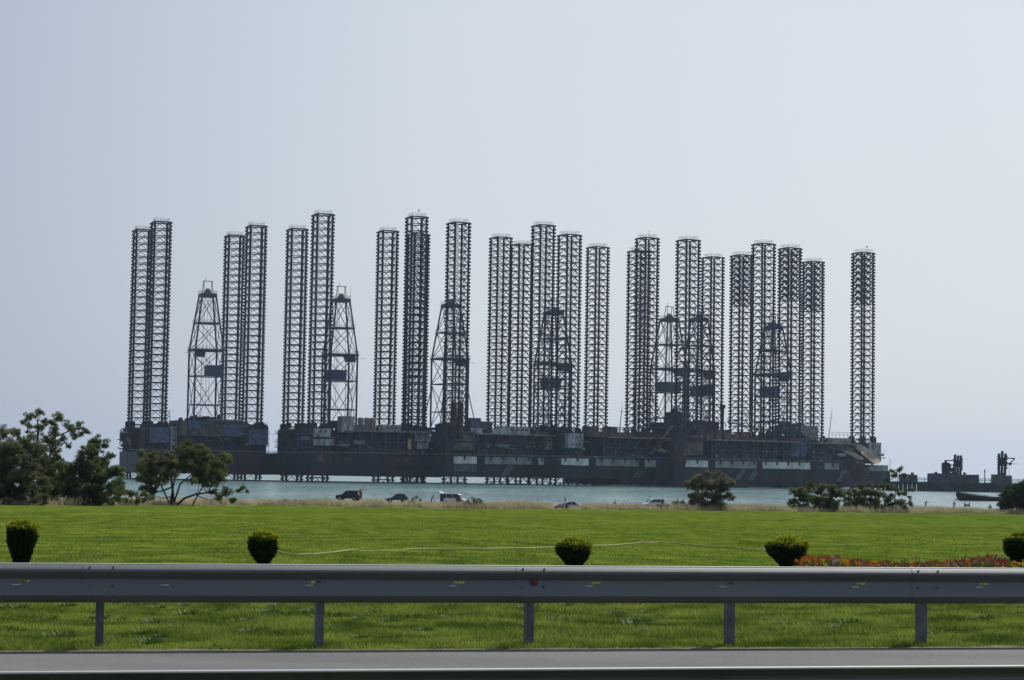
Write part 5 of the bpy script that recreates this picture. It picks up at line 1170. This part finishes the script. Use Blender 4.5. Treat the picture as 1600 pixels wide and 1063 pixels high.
def loading_tower(label, px, w_, top, base, arms, ncol=3, solid=(.35, .8)):
    x = pxl(px); r = thing('loading_tower', label, 'loading tower', (x, PY, ZD+base)); H_ = (at(px, top, PY).z-ZD-base)
    W_ = w_/ppx; q = MB()
    for k in range(ncol):
        for yy_ in (-1.2, 1.2):
            xx = -W_/2+W_*k/(ncol-1); hh = H_*(1 if k == ncol//2 else .9)
            if arms < 0: hh = H_*(.96+.04*(k == 0))
            q.tube((xx*.95, yy_, 0), (xx*1.0+.25*H_/12, yy_, hh), .38, 6)
    for z in np.arange(.06, .9, .11): q.box(-W_/2, W_/2+.4, -1.3, 1.3, H_*z, H_*z+.2)
    q.box(-W_*.48, W_*.5, -1, 1, H_*solid[0], H_*solid[1]); q.build('columns', M['dark'], r)
    q = MB(); rn = random.Random(px)
    for z in np.arange(.3, .85, .12): q.cbox((W_*.5+.6, 0, H_*z), (.9, 2, .8)); q.cbox((-W_*.5-.3, 0, H_*z), (.6, 2, .5))
    q.build('brackets', M['dark'], r)
    s = 1 if arms > 0 else -1
    if arms:
        q = MB(); a0 = Vector((s*W_*.4, 0, H_*.62)); 
        P = [(s*W_*.4, H_*.72), (s*(W_*.4+5.2), H_*.70), (s*(W_*.4+2.8), H_*.50), (s*W_*.4, H_*.48)]
        for i in range(3): q.tube((P[i][0], 0, P[i][1]), (P[i+1][0], 0, P[i+1][1]), .28, 6)
        q.tube((s*(W_*.4+1), 0, H_*.5), (s*(W_*.4+6.5), 0, H_*.47), .12); q.cbox((s*(W_*.4+2.8), 0, H_*.47), (1.4, 1, 1.1))
        q.tube((s*(W_*.4+2.3), 0, H_*.48), (s*(W_*.4+2.4), 0, .3), .08); q.build('loading_arm', M['dark'], r)
    return r
loading_tower('shorter solid loading tower, left of the crossed pipe arms on the pier', 1479, 7.5, 721, 3.6, 0, 3, (.05, .88))
loading_tower('middle loading tower of three thick columns with its arm folded to the left', 1498, 9, 710.5, 3.4, -1, 3, (.42, .72))
loading_tower('tallest loading tower, rightmost on the pier, with a triangular arm to the right', 1567, 10, 705, 3.8, 1, 3, (.40, .74))
r = thing('pipe_arm', 'crossed pair of loading pipes between the two left towers on the pier', 'pipe arm', (pxl(1489), PY-1.5, ZD+3.4)); q = MB()
q.tube((-2.2, 0, 0), (2.6, 0, 7.0), .32, 6); q.tube((2.0, 0, -1.5), (-1.6, 0, 4.6), .45, 6); q.tube((-.9, 0, 3.2), (1.8, 0, 2.8), .15); q.cbox((-.2, 0, 2.8), (1.6, .8, 1.4)); q.build('pipes', M['dark'], r)
r = thing('lamp_post', 'lone lamp post on the pier between the two sheds', 'lamp post', (pxl(1539), PY-2, ZD)); q = MB(); q.tube((0, 0, 0), (0, 0, 5.2), .3, 6, .2); q.build('pole', M['dark'], r)
q = MB(); q.tube((0, 0, 5.2), (0, 0, 6.4), .4, 8, .25); q.tube((0, 0, 6.4), (0, 0, 6.8), .1); q.build('lamp_head', M['concrete'], r)

BY = 628.0; bx = (1497-800)/F*BY
barge = thing('barge', 'old dark wooden barge with a pale gunwale strip, afloat in front of the pier', 'barge', (bx, BY, SEA), math.radians(6))
bm = mat('barge_hull', (0.030, 0.024, 0.024), .85, 0, (0.05, 0.03, 0.025), 1.2, stretch=(.2, 1, 1)); rings = []
def bsec(x, w_, zt_, zb_): return [(x, -w_, zt_), (x, -w_*.98, zt_*.5), (x, -w_*.7, zb_), (x, w_*.7, zb_), (x, w_*.98, zt_*.5), (x, w_, zt_), (x, w_*.9, zt_-.05), (x, w_*.86, zt_-.9), (x, -w_*.86, zt_-.9), (x, -w_*.9, zt_-.05)]
for x, w_, zt_, zb_ in ((-.2, .25, 2.75, 1.6), (.6, .9, 2.62, .4), (1.6, 1.5, 2.4, -.3), (3.5, 2.1, 2.05, -.6), (7, 2.4, 1.65, -.7), (11, 2.4, 1.35, -.7), (15, 2.2, 1.35, -.6), (18, 1.6, 1.6, -.2), (19.3, 1.0, 1.85, .4)): rings.append(bsec(x, w_, zt_, zb_))
b = MB(); b.loft(rings); b.build('hull', bm, barge)
b = MB()
for i in range(1, 7):
    a, c = rings[i], rings[i+1]; b.tube((a[0][0], a[0][1]-.05, a[0][2]-.18), (c[0][0], c[0][1]-.05, c[0][2]-.18), .09, 4)
b.build('gunwale_strip', M['slab'], barge)
b = MB()
for x in (4.2, 6.0, 8.6): b.tube((x, 0, .8), (x, 0, 2.0), .1)
b.box(4, 9, -.8, .8, 1.0, 1.3); b.tube((2.5, 2, 2.3), (11, 2.2, 1.6), .1); b.build('thwarts', M['pipe'], barge)
b = MB(); b.add([(-.9, 0, .35), (.6, -.35, .15), (.6, .35, .15), (.3, 0, .75)], [(0, 1, 3), (0, 3, 2), (0, 2, 1), (1, 2, 3)]); b.build('bow_fender', M['olive'], barge)

# ------------------------------------------------------------------ haze: one box of air round everything
hz = MB(); hz.box(-9500, 9500, -300, 10600, -14, 140)
hm = bpy.data.materials.new('haze_air'); hm.use_nodes = True; nt = hm.node_tree
for n_ in list(nt.nodes):
    if n_.type == 'BSDF_PRINCIPLED': nt.nodes.remove(n_)
pv = nt.nodes.new('ShaderNodeVolumePrincipled'); pv.inputs['Color'].default_value = (0.56, 0.74, 1.0, 1); pv.inputs['Density'].default_value = 0.000047; pv.inputs['Anisotropy'].default_value = 0.3
nt.links.new(pv.outputs[0], nt.nodes['Material Output'].inputs['Volume'])
ho = hz.build('haze', hm); tag(ho, kind='stuff')
S.cycles.volume_bounces = 0
